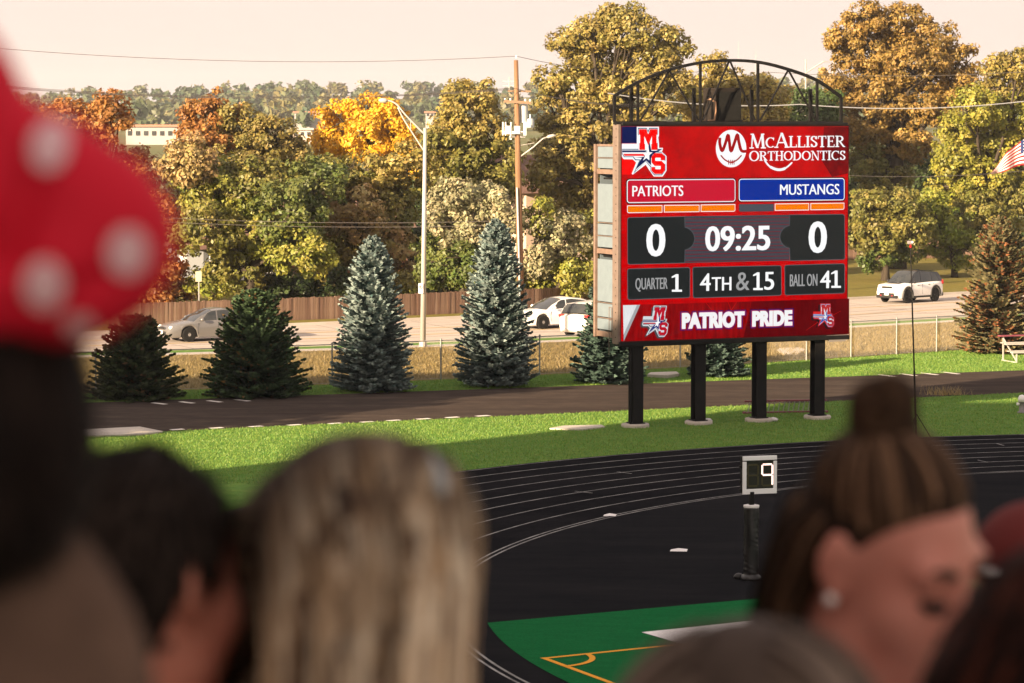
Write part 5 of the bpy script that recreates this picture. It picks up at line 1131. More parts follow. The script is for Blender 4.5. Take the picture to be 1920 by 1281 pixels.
# pole camera
cp = G(1718, 822); pcm = tag(empty('camera_pole', cp), 'tall thin black telescopic pole with a small camera on top', 'camera pole'); tpv = D(1707, 458, cp.y) - cp
for f0, f1, r in ((0, .35, .030), (.35, .7, .024), (.7, 1, .017)): MB().tube([tuple(tpv * f0), tuple(tpv * f1)], r, 8).build('pole_section', M_blk, pcm)
for a in (0, 2.1, 4.2): MB().bar((0, 0, .75), (.45 * math.cos(a), .45 * math.sin(a), .02), .025).build('tripod_leg', M_blk, pcm)
MB().box(tpv + Vector((0, 0, .05)), (.19, .10, .11), bev=.02).build('camera_body', mk('camera_grey', (.22, .20, .20), .5, .4), pcm); MB().box(tpv + Vector((.06, -.06, .06)), (.06, .05, .06), bev=.015).build('camera_lens', M_white, pcm); MB().box(tpv + Vector((0, 0, -.06)), (.05, .05, .09)).build('camera_mount', M_tl, pcm)
# bleacher at right edge
bl = G(1893, 680); bleach = tag(empty('bleacher', bl, math.radians(18)), 'small aluminium bleacher with maroon seat cut by the right edge', 'bleacher'); hb = (680 - 632) * bl.y / F_PX
for r in range(3):
    MB().box((1.6, -.35 + r * .55, hb * (.42 + .29 * r)), (3.4, .26, .05)).build('seat_plank', M_mar if r == 2 else M_alu, bleach)
    if r: MB().box((1.6, -.55 + r * .55, hb * (.16 + .29 * r)), (3.4, .2, .04)).build('foot_plank', M_alu, bleach)
for x in (.1, 1.6, 3.1):
    MB().bar((x, .75, 0), (x, .75, hb), .05).build('leg', M_alu, bleach); MB().bar((x, -.4, 0), (x, -.4, hb * .42), .05).build('leg', M_alu, bleach); MB().bar((x, -.45, .03), (x, .85, .03), .05).build('base_rail', M_alu, bleach); MB().bar((x, -.4, .08), (x, .75, hb * .9), .04).build('brace', M_alu, bleach)
# bollard lamp / hydrant at right edge
hy = G(1916, 775); hyd = tag(empty('hydrant', hy), 'grey hydrant with white cap at the right edge near the grass', 'hydrant'); hh = (775 - 740) * hy.y / F_PX
MB().lathe([(.16, 0), (.16, .05), (.10, .06), (.10, hh * .6), (.13, hh * .62)], 14).build('barrel', mk('hydrant_grey', (.20, .19, .19), .6, .3), hyd, smooth=True); MB().lathe([(.13, hh * .62), (.14, hh * .8), (.10, hh * .95), (.02, hh)], 14).build('cap', M_white, hyd, smooth=True); MB().lathe([(.05, -.18), (.05, .18)], 10, (0, 0, hh * .5), 'x').build('nozzle', M_white, hyd)
# scraps on the infield
for px, py, s, lbl in ((1272, 1034.5, .20, 'white paper scrap lying on the black asphalt left of play clock'), (1143, 968.5, .16, 'flat white marker on the inner track kerb line')):
    p = G(px, py); m = MB(); m.add([(-s, -s * .5, .004), (s * .9, -s * .7, .004), (s * 1.1, s * .6, .02), (-s * .8, s * .7, .01), (0, 0, .06)], [(0, 1, 4), (1, 2, 4), (2, 3, 4), (3, 0, 4), (3, 2, 1, 0)]); tag(m.build('paper_scrap' if py > 1000 else 'track_marker', M_white, None, (p.x, p.y, .02)), lbl, 'scrap' if py > 1000 else 'marker')
# weeds on the access road edge
def weeds(n):
    c = G(1775, 741); return np.c_[c.x + RNG.normal(0, .35, n), c.y + RNG.normal(0, .12, n)]
blades('weeds', weeds, 160, .3, .012, (.30, .22, .08), (.36, .28, .12), 'tuft of dry weeds at the edge of the access road', .01)

# ------------------------------------------------------------------ buildings added out of view to shade the field and the spectators
def shell(name, label, x0, x1, y0, y1, h_, mat, cat='building'):
    c = ((x0 + x1) / 2, (y0 + y1) / 2, 0); o = tag(empty(name, c), label, cat); w_, l_ = x1 - x0, y1 - y0
    MB().box((0, 0, h_ / 2), (w_, l_, h_)).build('wall', mat, o); MB().box((0, 0, h_ + .2), (w_ + .6, l_ + .6, .4)).build('roof', M_shing, o)
    for i in range(max(2, int(l_ / 6))): f = MB().box((w_ / 2 + .03, -l_ / 2 + (i + .5) * l_ / max(2, int(l_ / 6)), h_ * .5), (.06, 2.2, 1.8)).build('window', M_white, o); MB().box((w_ / 2 + .06, -l_ / 2 + (i + .5) * l_ / max(2, int(l_ / 6)), h_ * .5), (.05, 2.0, 1.6)).build('pane', M_glass, f)
shell('shade_block', 'tall brick block added out of view to shade the field', -32, -20, -6, 54.8, 17, M_brick)
shell('shade_tower', 'brick tower added out of view to shade the spectators', -11, -6, -9, 6, 15.5, M_brick)
# ------------------------------------------------------------------ the stand the spectators are on
M_conc = mk('stand_concrete', (.30, .29, .28), .9, .2, var=(2, (.22, .21, .20), .8)); M_bench = mk('bench_aluminium', (.55, .55, .55), .4, .5, metal=.5)
stand = tag(empty('grandstand', (0, 0, 0)), 'stepped concrete grandstand under the spectators', 'grandstand')
RUN, RISE, Y0, Z0 = .80, .16, -1.2, 8.12
def tread(y): return Z0 - RISE * max(0, math.floor((y - Y0) / RUN))
for k in range(12):
    z = Z0 - RISE * k; y = Y0 + RUN * k
    MB().box((0, y + RUN / 2, z / 2), (11.8, RUN - .004, z)).build('step', M_conc, stand)

# ------------------------------------------------------------------ people: signed distance shapes turned into one skin
def rotm(yaw, pitch=0.0, roll=0.0):
    """local x right, y facing, z up; yaw clockwise from +Y (away from the camera), pitch down positive"""
    return np.array(Matrix.Rotation(-yaw, 3, 'Z') @ Matrix.Rotation(-pitch, 3, 'X') @ Matrix.Rotation(roll, 3, 'Y'))
def ev(pr, P):
    if pr[0] == 'rc':
        a, b = np.asarray(pr[1]), np.asarray(pr[2]); ab = b - a; t = np.clip(((P - a) @ ab) / (ab @ ab), 0, 1)
        return np.linalg.norm(P - a - t[:, None] * ab, axis=1) - (pr[3] + (pr[4] - pr[3]) * t)
    c, r, R = np.asarray(pr[1]), np.asarray(pr[2]), pr[3]; q = (P - c) @ R
    k0 = np.linalg.norm(q / r, axis=1); k1 = np.linalg.norm(q / (r * r), axis=1) + 1e-9; return k0 * (k0 - 1) / k1
def bounds(pr):
    if pr[0] == 'rc': a, b = np.asarray(pr[1]), np.asarray(pr[2]); r = max(pr[3], pr[4]); return np.minimum(a, b) - r, np.maximum(a, b) + r
    r = max(pr[2]); return np.asarray(pr[1]) - r, np.asarray(pr[1]) + r
def sdf_mesh(name, prims, h, mat, cuts=(), rough=None, col=None, k_def=.02):
    """smooth union of prims (optional key: blend width last), minus cuts, as a surface-nets mesh"""
    lo = np.min([bounds(p)[0] for p in prims], axis=0) - 3 * h; hi = np.max([bounds(p)[1] for p in prims], axis=0) + 3 * h
    n = np.ceil((hi - lo) / h).astype(int) + 1; Fd = np.full(n, .12, np.float64)
    def region(pr, m):
        a, b = bounds(pr); i0 = np.clip(np.floor((a - m - lo) / h).astype(int), 0, n - 1); i1 = np.clip(np.ceil((b + m - lo) / h).astype(int) + 1, 1, n)
        ax = [lo[q] + h * np.arange(i0[q], i1[q]) for q in range(3)]; X = np.stack(np.meshgrid(*ax, indexing='ij'), -1); return tuple(slice(i0[q], i1[q]) for q in range(3)), X
    for pr in prims:
        sl, X = region(pr, .07); d = ev(pr, X.reshape(-1, 3)).reshape(X.shape[:3]); k = pr[5] if len(pr) > 5 else k_def
        f = Fd[sl]; hh = np.clip(.5 + .5 * (f - d) / k, 0, 1); Fd[sl] = f * (1 - hh) + d * hh - k * hh * (1 - hh)
    for pr in cuts:
        sl, X = region(pr, .05); d = -ev(pr, X.reshape(-1, 3)).reshape(X.shape[:3]); k = pr[5] if len(pr) > 5 else .008
        f = Fd[sl]; hh = np.clip(.5 - .5 * (f - d) / k, 0, 1); Fd[sl] = f * (1 - hh) + d * hh + k * hh * (1 - hh)
    S = Fd < 0; nx, ny, nz = n
    pos = np.zeros((nx - 1, ny - 1, nz - 1, 3)); cnt = np.zeros((nx - 1, ny - 1, nz - 1))
    cs = [(i, j, k) for i in (0, 1) for j in (0, 1) for k in (0, 1)]
    for a in cs:
        for b in cs:
            if sum(abs(a[q] - b[q]) for q in range(3)) != 1 or a > b: continue
            fa = Fd[a[0]:nx - 1 + a[0], a[1]:ny - 1 + a[1], a[2]:nz - 1 + a[2]]; fb = Fd[b[0]:nx - 1 + b[0], b[1]:ny - 1 + b[1], b[2]:nz - 1 + b[2]]
            m = (fa < 0) != (fb < 0); t = np.zeros_like(fa); t[m] = fa[m] / (fa[m] - fb[m])
            for q in range(3): pos[..., q] += m * (a[q] + (b[q] - a[q]) * t)
            cnt += m
    act = cnt > 0; idx = -np.ones(act.shape, int); idx[act] = np.arange(act.sum()); ii = np.argwhere(act)
    V = lo + h * (ii + pos[act] / cnt[act][:, None]); Q = []
    for q in range(3):
        sl0 = [slice(1, n[r] - 1) for r in range(3)]; sl0[q] = slice(0, n[q] - 1); sl1 = list(sl0); sl1[q] = slice(1, n[q])
        s0, s1 = S[tuple(sl0)], S[tuple(sl1)]; e = np.argwhere(s0 != s1)
        if not len(e): continue
        off = np.array([0 if r == q else 1 for r in range(3)]); g = e + off; u, v = [(1, 2), (2, 0), (0, 1)][q]
        def at(du, dv): w_ = g.copy(); w_[:, u] -= du; w_[:, v] -= dv; return idx[w_[:, 0], w_[:, 1], w_[:, 2]]
        quad = np.stack([at(0, 0), at(1, 0), at(1, 1), at(0, 1)], 1); fl = s0[tuple(e.T)]; quad[~fl] = quad[~fl][:, ::-1]; Q.append(quad)
    Q = np.concatenate(Q); Q = Q[(Q >= 0).all(1)]
    return np_mesh(name, V, Q, mat, col, True)

M_skin = {}
def skin_mat(c): 
    if c not in M_skin: 
        m = mk('skin_%d' % len(M_skin), c, .55, .35, var=(14, tuple(v * f for v, f in zip(c, (.92, .75, .72))), .6)); M_skin[c] = m
        p = [n for n in m.node_tree.nodes if n.type == 'BSDF_PRINCIPLED'][0]; p.inputs['Subsurface Weight'].default_value = .15; p.inputs['Subsurface Radius'].default_value = (.012, .004, .003)
    return M_skin[c]
def hair_mat(): return mk('hair_strand', (1, 1, 1), .6, .03, attr=True)
def person(label, hc, yaw, pitch, height_floor, skin, shirt, trousers, hair, roll=0.0, body_yaw=None, grid=.0125, scale=1.0, arms=None, extra=None):
    """hc: head centre in the world; the body hangs below it down to the tread"""
    hc = np.array(hc); fz = height_floor; R = rotm(yaw, pitch, roll); by = yaw * .75 if body_yaw is None else body_yaw; B = rotm(by)
    org = np.array([hc[0], hc[1], fz]); H = hc - org
    root = tag(empty('person', tuple(org)), label, 'person'); s = scale
    Hd = lambda x, y, z: H + R @ (np.array([x, y, z]) * s)
    nb = Hd(0, -.02, -.07); ch = nb - H; sh_z = H[2] - .255 * s
    C = np.array([nb[0], nb[1], 0]); C[:2] -= (B @ np.array([0, .035, 0]))[:2]
    Bd = lambda x, y, z: np.array([C[0], C[1], 0]) + B @ np.array([x, y, 0]) + np.array([0, 0, z])
    el = lambda c, r, k=.02, Rm=R: ('el', c, np.array(r) * s, Rm, None, k)
    rc = lambda a, b, r1, r2, k=.02: ('rc', a, b, r1 * s, r2 * s, k)
    hip = sh_z * .60; kn = sh_z * .335
    head = [el(Hd(0, -.012, .028), (.076, .096, .092)), el(Hd(0, .030, -.045), (.060, .066, .080), .03), rc(Hd(0, .068, -.105), Hd(0, .074, -.10), .021, .021, .025), rc(Hd(-.04, .02, -.085), Hd(.04, .02, -.085), .028, .028, .03),
            rc(Hd(0, .088, .012), Hd(0, .113, -.028), .009, .0125, .010), rc(Hd(-.013, .100, -.033), Hd(.013, .100, -.033), .009, .009, .008),
            rc(Hd(-.045, .074, .030), Hd(.045, .074, .030), .013, .013, .02), el(Hd(.040, .058, -.032), (.026, .026, .028), .025), el(Hd(-.040, .058, -.032), (.026, .026, .028), .025),
            rc(Hd(-.019, .090, -.066), Hd(.019, .090, -.066), .0065, .0065, .007), rc(Hd(-.016, .089, -.078), Hd(.016, .089, -.078), .0075, .0075, .007)]
    for sx in (-1, 1): head += [el(Hd(sx * .032, .078, .006), (.0125, .0125, .0125), .003), el(Hd(sx * .079, -.012, .004), (.009, .021, .033), .008, R @ rotm(sx * -.35)), rc(Hd(sx * .077, -.002, -.022), Hd(sx * .077, -.002, -.028), .009, .009, .008)]
    cuts = [el(Hd(sx * .033, .103, .008), (.020, .016, .012), .012) for sx in (-1, 1)] + [el(Hd(sx * .090, .0, .0), (.008, .009, .015), .006) for sx in (-1, 1)]
    neck = [rc(Hd(0, -.018, -.05), Bd(0, -.02, sh_z - .01), .052, .062, .03)]
    tor = [rc(Bd(-.12, -.02, sh_z - .05), Bd(.12, -.02, sh_z - .05), .075, .075, .04), rc(Bd(0, -.01, sh_z - .12), Bd(0, 0, hip + .10), .145, .125, .06), rc(Bd(-.07, 0, sh_z - .16), Bd(.07, 0, sh_z - .16), .11, .11, .06), rc(Bd(-.06, 0, hip + .02), Bd(.06, 0, hip + .02), .125, .125, .05)]
    armp = []; hands = []
    for sx in (-1, 1):
        S_, E_, Wp = Bd(sx * .185, -.02, sh_z - .06), Bd(sx * .235, -.03, sh_z - .33), Bd(sx * .235, .07, sh_z - .56)
        if arms and sx in arms: E_, Wp = [np.asarray(a) - org for a in arms[sx]]
        armp += [rc(S_, E_, .052, .043, .03), rc(E_, Wp, .042, .028, .02)]
        dr = (Wp - E_) / np.linalg.norm(Wp - E_); pl = Wp + dr * .05; hands += [rc(Wp, pl, .027, .032, .015)]
        fw = B @ np.array([0, 1, 0]); 
        for q, (o_, l_) in enumerate(((-.027, .066), (-.009, .076), (.009, .071), (.026, .056))):
            a = pl + fw * o_ + dr * .02; b = a + dr * l_ * .5; c = b + dr * l_ * .42 - B @ np.array([sx * .018, 0, 0]); hands += [rc(a, b, .0095, .009, .006), rc(b, c, .009, .008, .006)]
        a = Wp + dr * .025 + fw * .02; b = a + dr * .03 + fw * .03; hands += [rc(a, b, .012, .0105, .010), rc(b, b + dr * .028, .0105, .009, .006)]
    legs = []
    for sx in (-1, 1): legs += [rc(Bd(sx * .09, 0, hip), Bd(sx * .095, .015, kn), .092, .062, .03), rc(Bd(sx * .095, .015, kn), Bd(sx * .095, -.01, .09), .058, .040, .02), rc(Bd(sx * .095, -.03, .045), Bd(sx * .10, .13, .035), .042, .034, .02)]
    bm = sdf_mesh('body', head + neck + tor + armp + hands + legs, grid, skin_mat(skin), cuts); link('body', bm, root)
    grow = lambda L, g: [('rc', p[1], p[2], p[3] + g, p[4] + g, p[5]) for p in L]
    link('shirt', sdf_mesh('shirt', grow(tor, .014) + grow([armp[0], armp[2]], .014) + (grow([armp[1], armp[3]], .012) if shirt[1] else []), .02, mk(shirt[0], shirt[2], .85, .2, bump=(60, .4, .004)), [('rc', Bd(0, .03, sh_z + .035), Bd(0, .02, sh_z + .12), .075, .09, .01)]), root)
    link('trousers', sdf_mesh('trousers', grow([tor[3]], .012) + grow(legs[0:2] + legs[3:5], .016), .024, mk(trousers[0], trousers[1], .85, .2)), root)
    for i in (2, 5): link('shoe', sdf_mesh('shoe', grow([legs[i]], .012), .018, mk('shoe_canvas', (.35, .34, .33), .8, .2)), root)
    # eyes: dark lash line and brow over each eye
    for sx in (-1, 1):
        e = MB(); P_ = [Hd(sx * (.018 + .028 * t), .0885 + .004 * math.sin(t * 3.1) - .012 * t * t, -.001 - .004 * math.sin(t * 3.14)) for t in np.linspace(0, 1, 7)]; e.tube(P_, [.003, .006, .0075, .0075, .007, .006, .004], 5); e.build('eyelash', mk('lash_dark', (.012, .008, .006), .6, .2), root)
        e = MB(); P_ = [Hd(sx * (.014 + .038 * t), .0925 - .016 * t * t, .030 + .006 * math.sin(t * 2.4)) for t in np.linspace(0, 1, 7)]; e.tube(P_, [.003, .0055, .006, .0055, .0045, .0035, .002], 5); e.build('eyebrow', mk('brow_brown', (.05, .028, .018), .7, .2), root)
    e = MB(); e.tube([tuple(Hd(x, .0965 - 12 * x * x, -.072 + .004 * abs(x) / .02)) for x in np.linspace(-.022, .022, 9)], [.002, .0055, .0068, .007, .0066, .007, .0068, .0055, .002], 6); e.build('lips', mk('lip_pink', (.42, .13, .11), .45, .4), root, smooth=True)
    # hair: a close cap plus strands
    hair(root, Hd, H, R, Bd, s, sh_z)
    if extra: extra(root, Hd, H, R, Bd, s)
    return root

def strands(name, root, roots, flow, steps, step, width, cols, H, R, s, lift=(.004, .02), body=None, taper=.35, grad=(.1, 2.4)):
    """ribbons grown from roots (head space) following flow(p, i), kept outside the skull and body"""
    N = len(roots); P = roots.copy(); lf = RNG.uniform(*lift, N); path = [P.copy()]
    cc = np.array([0, -.012, .028]); rr = np.array([.076, .096, .092])
    for i in range(steps):
        d = flow(P, i / steps); d /= np.linalg.norm(d, axis=1, keepdims=True) + 1e-9; P = P + d * step
        g = lf * min(1, (i + 2.5) / 5)
        q = (P - cc) / (rr + g[:, None]); m = np.linalg.norm(q, axis=1); ins = m < 1; P[ins] = cc + (P[ins] - cc) / m[ins][:, None]
        q = (P - np.array([0, -.02, -.11])) / (np.array([.062, .062, .09]) + g[:, None]); m = np.linalg.norm(q, axis=1); ins = m < 1; P[ins] = np.array([0, -.02, -.11]) + (P[ins] - np.array([0, -.02, -.11])) / m[ins][:, None]
        path.append(P.copy())
    path = np.array(path)                                          # S,N,3
    Sg = len(path); T = np.gradient(path, axis=0); nrm = path - cc; side = np.cross(T, nrm); side /= np.linalg.norm(side, axis=2, keepdims=True) + 1e-9
    wv = (width * RNG.uniform(.6, 1.4, N))[None, :, None] * np.linspace(1, taper, Sg)[:, None, None]
    A = path - side * wv; Bq = path + side * wv; V = np.stack([A, Bq], 2).transpose(1, 0, 2, 3).reshape(-1, 3); V = H + (V * s) @ R.T
    k = np.arange(N)[:, None] * (2 * Sg) + 2 * np.arange(Sg - 1)[None, :]; Q = np.stack([k, k + 1, k + 3, k + 2], -1).reshape(-1, 4)
    if cols.ndim == 2: C = np.repeat(cols[:, None, :], Sg, 1)
    else: t = np.clip((np.linspace(0, 1, Sg) - grad[0]) * grad[1], 0, 1)[None, :, None]; C = cols[0][:, None, :] * (1 - t) + cols[1][:, None, :] * t
    C = np.repeat(C.reshape(-1, 3), 2, axis=0)
    return link(name, np_mesh(name, V, Q, hair_mat(), C, True), root)
def scalp(N, test):
    out = []
    while len(out) < N:
        u = RNG.normal(0, 1, (N, 3)); u /= np.linalg.norm(u, axis=1, keepdims=True); p = np.array([0, -.012, .028]) + u * np.array([.077, .097, .093]); out += [q for q in p if test(q)]
    return np.array(out[:N])
def hairline(p, fr=.134): return math.hypot(p[1] - .13, p[2] + .03) > fr and (p[2] > .012 if p[1] > -.03 and abs(p[0]) > .05 else p[2] > -.062 + .5 * max(0, p[1] + .05))
def palette(N, cols, wts): c = np.array(cols)[RNG.choice(len(cols), N, p=wts)]; return c * RNG.uniform(.7, 1.3, (N, 1))
def cap(root, Hd, R, s, col, g=.007, cutz=0.0, fr=.131):
    el = lambda c, r, k=.02: ('el', c, np.array(r) * s, R, None, k)
    pr = [el(Hd(0, -.014, .030), (.076 + g, .096 + g, .092 + g))]; ct = [('rc', Hd(-.12, .130, -.030), Hd(.12, .130, -.030), fr * s, fr * s, .01), el(Hd(0, .03, -.085), (.12, .066, .085), .012)]
    if cutz: ct.append(el(Hd(0, -.02, -.16 + cutz), (.2, .2, .10), .01))
    return link('hair_cap', sdf_mesh('hair_cap', pr, .008, mk('hair_cap_%d' % len(MATS), col, .7, .08, var=(60, tuple(v * .5 for v in col), .7)), ct), root)
def local_down(R): return R.T @ np.array([0, 0, -1.0])
def short_hair(cols, wts, ln=.03, n=3600, nape=False):
    def f(root, Hd, H, R, Bd, s, sh_z):
        cap(root, Hd, R, s, cols[0], .006, fr=.110)
        if nape: link('nape_hair', sdf_mesh('nape_hair', [('el', Hd(0, -.052, -.045), np.array([.060, .040, .060]) * s, R, None, .02), ('el', Hd(0, -.040, -.085), np.array([.048, .030, .050]) * s, R, None, .02)], .008, mk('nape_hair_dark', cols[0], .8, .05)), root)
        r = scalp(n, lambda p: hairline(p, .114)); dn = local_down(R)
        strands('hair', root, r, lambda P, t: (P - np.array([0, -.01, .03])) * 6 * (1 - t) + np.array([0, -.25, .05]) + dn * .9, 4, ln / 4, .0021, palette(n, cols, wts), H, R, s, (.008, .018))
    return f
def long_hair(cols, wts, n=3200, length=.42, root_dark=None, part=.0, spread=.0, step=.027, tips=None, sweep=None, flare=0.0, grad=(.1, 2.4)):
    def f(root, Hd, H, R, Bd, s, sh_z):
        cap(root, Hd, R, s, root_dark or cols[0], .008)
        r = scalp(n, hairline); dn = local_down(R); side = np.sign(r[:, 0] - part + RNG.normal(0, .004, n))
        def flow(P, t):
            d = np.tile(dn, (n, 1)) * (.55 + 1.2 * t); k = max(0, .34 - t) / .34
            d[:, 0] += side * 1.25 * k; d[:, 1] += -.35 * k
            if sweep is not None: d += np.asarray(sweep) * (1 - t) * (P[:, 1:2] > -.04)
            if flare and t > .38: d[:, 0] += np.sign(P[:, 0]) * flare
            d += RNG.normal(0, .03 + spread, (n, 3)); return d
        u = np.arctan2(r[:, 0], r[:, 1]); v = .6 * np.sin(u * 8 + 1.3) + .8 * np.sin(u * 19 + r[:, 2] * 20) + .7 * np.sin(u * 43 + 2) + RNG.normal(0, .5, n)
        rk = np.argsort(np.argsort(v)) / n; ci = np.searchsorted(np.cumsum(wts), rk).clip(0, len(cols) - 1); c = np.array(cols)[ci] * RNG.uniform(.8, 1.2, (n, 1))
        if root_dark is not None: c = np.array([np.tile(np.asarray(root_dark), (n, 1)) * RNG.uniform(.6, 1.4, (n, 1)) * .9 + c * .1, c])
        if tips is not None: c = np.array([c, palette(n, tips, [1 / len(tips)] * len(tips))])
        strands('hair', root, r, flow, int(length / step), step, .0031, c, H, R, s, (.006, .032), grad=grad)
    return f
def topknot(cols, wts, n=3000):
    def f(root, Hd, H, R, Bd, s, sh_z):
        cap(root, Hd, R, s, cols[0], .003)
        kn = np.array([.0, -.056, .140]); up = scalp(n, lambda p: hairline(p) and (p[2] > .045 or p[1] > .03))
        strands('hair', root, up, lambda P, t: (kn + np.array([0, 0, -.02]) - P), 9, .0195, .0026, palette(n, cols, wts), H, R, s, (.010, .019), taper=.8)
        lo = scalp(n, lambda p: hairline(p) and p[2] <= .05 and p[1] < -.035); dn = local_down(R)
        strands('back_hair', root, lo, lambda P, t: dn * (.7 + t) + np.array([0, -.30 * (1 - t * .4), 0]) + RNG.normal(0, .04, P.shape), 15, .027, .0031, palette(n, cols, wts), H, R, s, (.006, .04))
        N2 = 900; a = RNG.uniform(0, 6.28, N2); rr = RNG.uniform(.010, .032, N2); z = RNG.uniform(-.03, .034, N2); th = RNG.uniform(0, 6.28, N2)
        st = kn + np.c_[rr * np.cos(a), rr * np.sin(a), z * (1 - rr / .06)]
        tl = RNG.normal(0, .5, N2)
        strands('bun', root, st, lambda P, t: np.c_[-(P[:, 1] - kn[1]), P[:, 0] - kn[0], tl * .006] * 20 + (P - kn) * np.array([-3, -3, -6]) , 12, .011, .0026, palette(N2, cols, wts), H, R, s, (.0, .001))
        link('bun_core', sdf_mesh('bun_core', [('el', Hd(*kn), np.array([.031, .031, .042]) * s, R, None, .02), ('el', Hd(kn[0], kn[1] + .012, kn[2] + .024), np.array([.016, .016, .021]) * s, R, None, .02), ('rc', Hd(0, -.026, .078), Hd(0, -.050, .122), .062, .026, .03), ('el', Hd(.014, kn[1] - .012, kn[2] + .012), np.array([.022, .02, .024]) * s, R, None, .01), ('el', Hd(-.016, kn[1] + .010, kn[2] - .008), np.array([.022, .022, .02]) * s, R, None, .01), ('el', Hd(.012, kn[1] + .006, kn[2] + .034), np.array([.014, .014, .018]) * s, R, None, .008)], .006, mk('bun_core_dark', tuple(v * 1.2 for v in cols[0]), .8, .05, var=(70, cols[2], .5))), root)
    return f

rad = math.radians
# short dark haired person in front, seen from behind, turned right
person('person with short black hair seen from behind, ear showing, lower left', D(268, 1085, 2.50), rad(40), rad(4), tread(2.5), (.60, .24, .165), ('navy_tee', False, (.04, .045, .06)), ('jeans_dark', (.03, .035, .05)), short_hair([(.016, .012, .010), (.034, .025, .020)], [.5, .5], nape=True), scale=.94)
# blonde
BLC = [(.055, .036, .027), (.20, .125, .075), (.54, .37, .21), (.70, .52, .33), (.84, .70, .50)]
def clip(root, Hd, H, R, Bd, s):
    m = MB(); m.tube([tuple(Hd(*p)) for p in ((.060, .002, .116), (.088, .004, .094), (.104, .006, .062))], [.004, .007, .004], 8); m.build('hair_clip', mk('pale_clip', (.24, .27, .275), .4, .4), root, smooth=True)
person('person with long highlighted blonde hair and a pale hair clip', D(690, 1085, 2.52), rad(63), rad(17), tread(2.5), (.52, .24, .17), ('grey_top', False, (.20, .19, .19)), ('jeans_blue', (.05, .07, .12)), long_hair(BLC, [.09, .15, .26, .27, .23], 4200, .44, (.035, .024, .018), part=-.01, sweep=(.4, -.35, 0), grad=(.13, 2.8)), roll=rad(-4), body_yaw=rad(30), extra=clip)
# woman with a top knot looking down
def pearl(root, Hd, H, R, Bd, s):
    p = Hd(.083, -.001, -.031); MB().lathe([(.001, -.0065), (.0045, -.005), (.0065, 0), (.0045, .005), (.001, .0065)], 12, p).build('pearl_earring', mk('pearl', (.8, .74, .70), .2, .6), root, smooth=True)
person('woman with brown top knot and pearl earring looking down', D(1664, 1046, 2.92), rad(131), rad(22), tread(2.9), (.52, .225, .17), ('white_top', False, (.72, .66, .63)), ('leggings', (.02, .02, .022)), topknot([(.022, .014, .010), (.045, .026, .016), (.10, .058, .034), (.17, .10, .06)], [.34, .30, .22, .14]), roll=rad(5), body_yaw=rad(75), extra=pearl, grid=.009)
# crown of light brown hair at the bottom edge
person('person with ash brown hair, only the crown showing at bottom', D(1405, 1470, 2.2), rad(12), rad(-4), tread(2.2), (.48, .22, .16), ('olive_top', False, (.10, .10, .06)), ('jeans_grey', (.08, .08, .09)), long_hair([(.22, .16, .12), (.32, .245, .19), (.40, .31, .25)], [.4, .35, .25], 3400, .36, (.06, .043, .034), part=.0), scale=1.04)
# dark auburn hair at the lower right corner
person('person with dark auburn hair cut by the lower right corner', D(2020, 1295, 2.35), rad(-15), rad(0), tread(2.35), (.45, .2, .14), ('black_top', False, (.015, .015, .016)), ('jeans_black', (.015, .016, .02)), long_hair([(.010, .005, .004), (.018, .007, .005), (.05, .014, .008)], [.5, .32, .18], 3400, .40, part=-.01), scale=1.02)
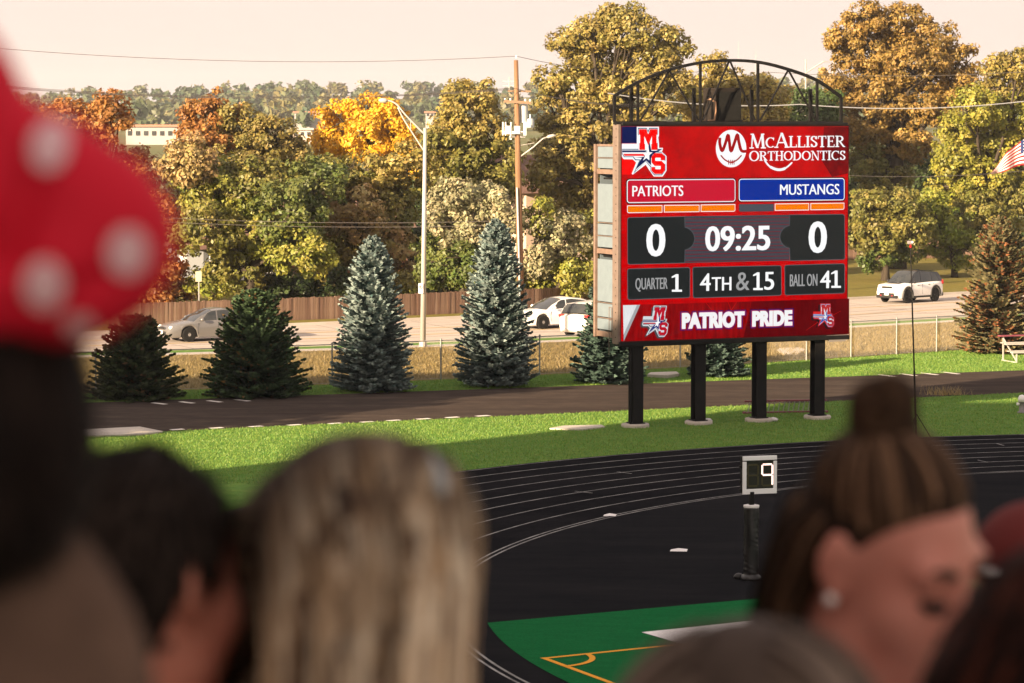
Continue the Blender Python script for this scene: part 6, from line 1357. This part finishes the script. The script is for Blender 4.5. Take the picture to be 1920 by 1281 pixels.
# bow wearer at the left edge
RED = mk('bow_red_fabric', (.50, .004, .022), .75, .25, bump=(120, .2, .002)); DOT = mk('bow_white_dot', (.60, .38, .41), .8, .1)
def bow(root, Hd, H, R, Bd, s):
    BD = 1.70; q_ = BD / 2
    sz = H[2] - .255 * s; link('hood', sdf_mesh('hood', [('el', np.array(D(-95, 1400, 1.75)) - np.array(root.location), np.array([.132, .12, .170]), np.eye(3), None, .03), ('el', Bd(0, -.02, sz - .03), np.array([.20, .13, .10]), np.eye(3), None, .05)], .01, mk('brown_fleece', (.12, .075, .054), .95, .05, var=(9, (.06, .038, .028), .9), bump=(50, .8, .01))), root)
    org = np.array(root.location); P = lambda px, py, d: np.array(D(px, py, d)) - org; I3 = np.eye(3); px = BD / F_PX
    def Rt(a): return np.array(Matrix.Rotation(a, 3, 'Y'))
    b = bpy.data.objects.new('hair_bow', None); COL.objects.link(b); b.parent = root
    k = .018
    pr = [('el', P(165, 440, BD), np.array([165 * px, .042, 178 * px]), Rt(rad(-24)), None, k), ('el', P(95, 330, BD), np.array([110 * px, .036, 130 * px]), Rt(rad(-30)), None, k), ('el', P(90, 520, BD - .01), np.array([150 * px, .042, 125 * px]), Rt(rad(20)), None, k), ('el', P(-30, 240, BD), np.array([95 * px, .036, 235 * px]), Rt(rad(-16)), None, k), ('el', P(-60, 480, BD - .02), np.array([130 * px, .042, 190 * px]), I3, None, k)]
    link('bow_loop', sdf_mesh('bow_loop', pr, .006, RED, [('rc', P(70, 250, BD - .04), P(10, 470, BD - .045), .008, .012, .012), ('rc', P(60, 560, BD - .045), P(250, 500, BD - .035), .004, .003, .01)]), b)
    pr2 = [('el', P(-330, 430, BD), np.array([150 * px, .045, 200 * px]), Rt(rad(24)), None, k)]; link('bow_loop', sdf_mesh('bow_loop', pr2, .007, RED), b)
    link('bow_knot', sdf_mesh('bow_knot', [('el', P(-130, 480, BD - .03), np.array([60 * px, .05, 85 * px]), I3, None, k)], .006, RED), b)
    def fld(X):
        f = np.full(len(X), .2)
        for p in pr: d = ev(p, X); hh = np.clip(.5 + .5 * (f - d) / k, 0, 1); f = f * (1 - hh) + d * hh - k * hh * (1 - hh)
        return f
    for (dx, dy, rw, rh) in ((22, 275, 52, 70), (118, 305, 42, 58), (252, 395, 48, 62), (182, 492, 52, 68), (22, 555, 55, 70), (18, 75, 32, 60), (262, 285, 30, 30), (315, 520, 24, 50), (85, 640, 40, 30), (330, 400, 12, 40)):
        V = []; Q = []; n = 18
        for ri, f in enumerate((0, .35, .7, 1.0)):
            for j in range(n):
                th = 2 * math.pi * j / n; q = P(dx + .74 * rw * f * math.cos(th), dy + .74 * rh * f * math.sin(th), BD - .16); V.append(q)
        V = np.array(V); dirv = np.array([0, 1.0, 0]); hit = np.zeros(len(V))
        for it in range(60): d = fld(V + hit[:, None] * dirv); hit += np.maximum(d, 0) * .8
        ok = fld(V + hit[:, None] * dirv) < .004; V = V + (hit - .0022)[:, None] * dirv
        for ri in range(3):
            for j in range(n):
                a = (ri * n + j, ri * n + (j + 1) % n, (ri + 1) * n + (j + 1) % n, (ri + 1) * n + j)
                if all(ok[i] for i in a): Q.append(a)
        if len(Q) < 3 * n: continue
        if Q: link('polka_dot', np_mesh('polka_dot', V, np.array(Q), DOT, None, True), b)
person('dark haired person wearing a big red polka dot bow at left edge', D(-95, 830, 1.75), rad(-12), rad(0), tread(1.75), (.42, .18, .12), ('brown_top', True, (.10, .07, .055)), ('jeans_navy', (.03, .04, .07)), short_hair([(.012, .009, .008), (.022, .015, .012)], [.6, .4], ln=.05, nape=True), scale=.98, extra=bow)
# person in a maroon cap farther along the stand
def ballcap(root, Hd, H, R, Bd, s):
    el = lambda c, r, k=.02: ('el', c, np.array(r) * s, R, None, k)
    link('cap_crown', sdf_mesh('cap_crown', [el(Hd(0, -.012, .045), (.092, .112, .095))], .008, mk('maroon_cap', (.12, .02, .018), .85, .2), [el(Hd(0, 0, -.10), (.2, .2, .135), .01)]), root)
    link('cap_brim', sdf_mesh('cap_brim', [el(Hd(0, .13, .045), (.08, .085, .008))], .006, mk('maroon_cap', (.12, .02, .018), .85, .2)), root)
    m = MB(); m.tube([tuple(Hd(.094 * math.cos(a), -.012 + .114 * math.sin(a), .037)) for a in np.linspace(0, 2 * math.pi, 33)], .0055, 6); m.build('cap_band', M_white, root, smooth=True)
person('person in a maroon cap with white band at right edge', D(1935, 1105, 4.4), rad(-30), rad(2), tread(4.4), (.42, .17, .12), ('maroon_shirt', True, (.20, .03, .03)), ('jeans_mid', (.05, .06, .1)), short_hair([(.02, .014, .011), (.03, .02, .014)], [.5, .5], n=2500), extra=ballcap, grid=.011)

# ------------------------------------------------------------------ air
hz = MB().box((0, 2300, 49), (6100, 5300, 100)).build('haze', mk('haze_tmp', (.5, .5, .5)))
hm = bpy.data.materials.new('haze_air'); hm.use_nodes = True; hm.node_tree.nodes.clear()
pv = hm.node_tree.nodes.new('ShaderNodeVolumePrincipled'); ho = hm.node_tree.nodes.new('ShaderNodeOutputMaterial'); pv.inputs['Color'].default_value = (.93, .95, 1.0, 1); pv.inputs['Density'].default_value = .00014; pv.inputs['Anisotropy'].default_value = .2
hm.node_tree.links.new(pv.outputs[0], ho.inputs['Volume']); hz.data.materials[0] = hm; tag(hz, 'pale evening haze in the air', 'haze', kind='stuff')
#print("TRIS", sum(len(m.loops) - 2*len(m.polygons) for m in bpy.data.meshes))
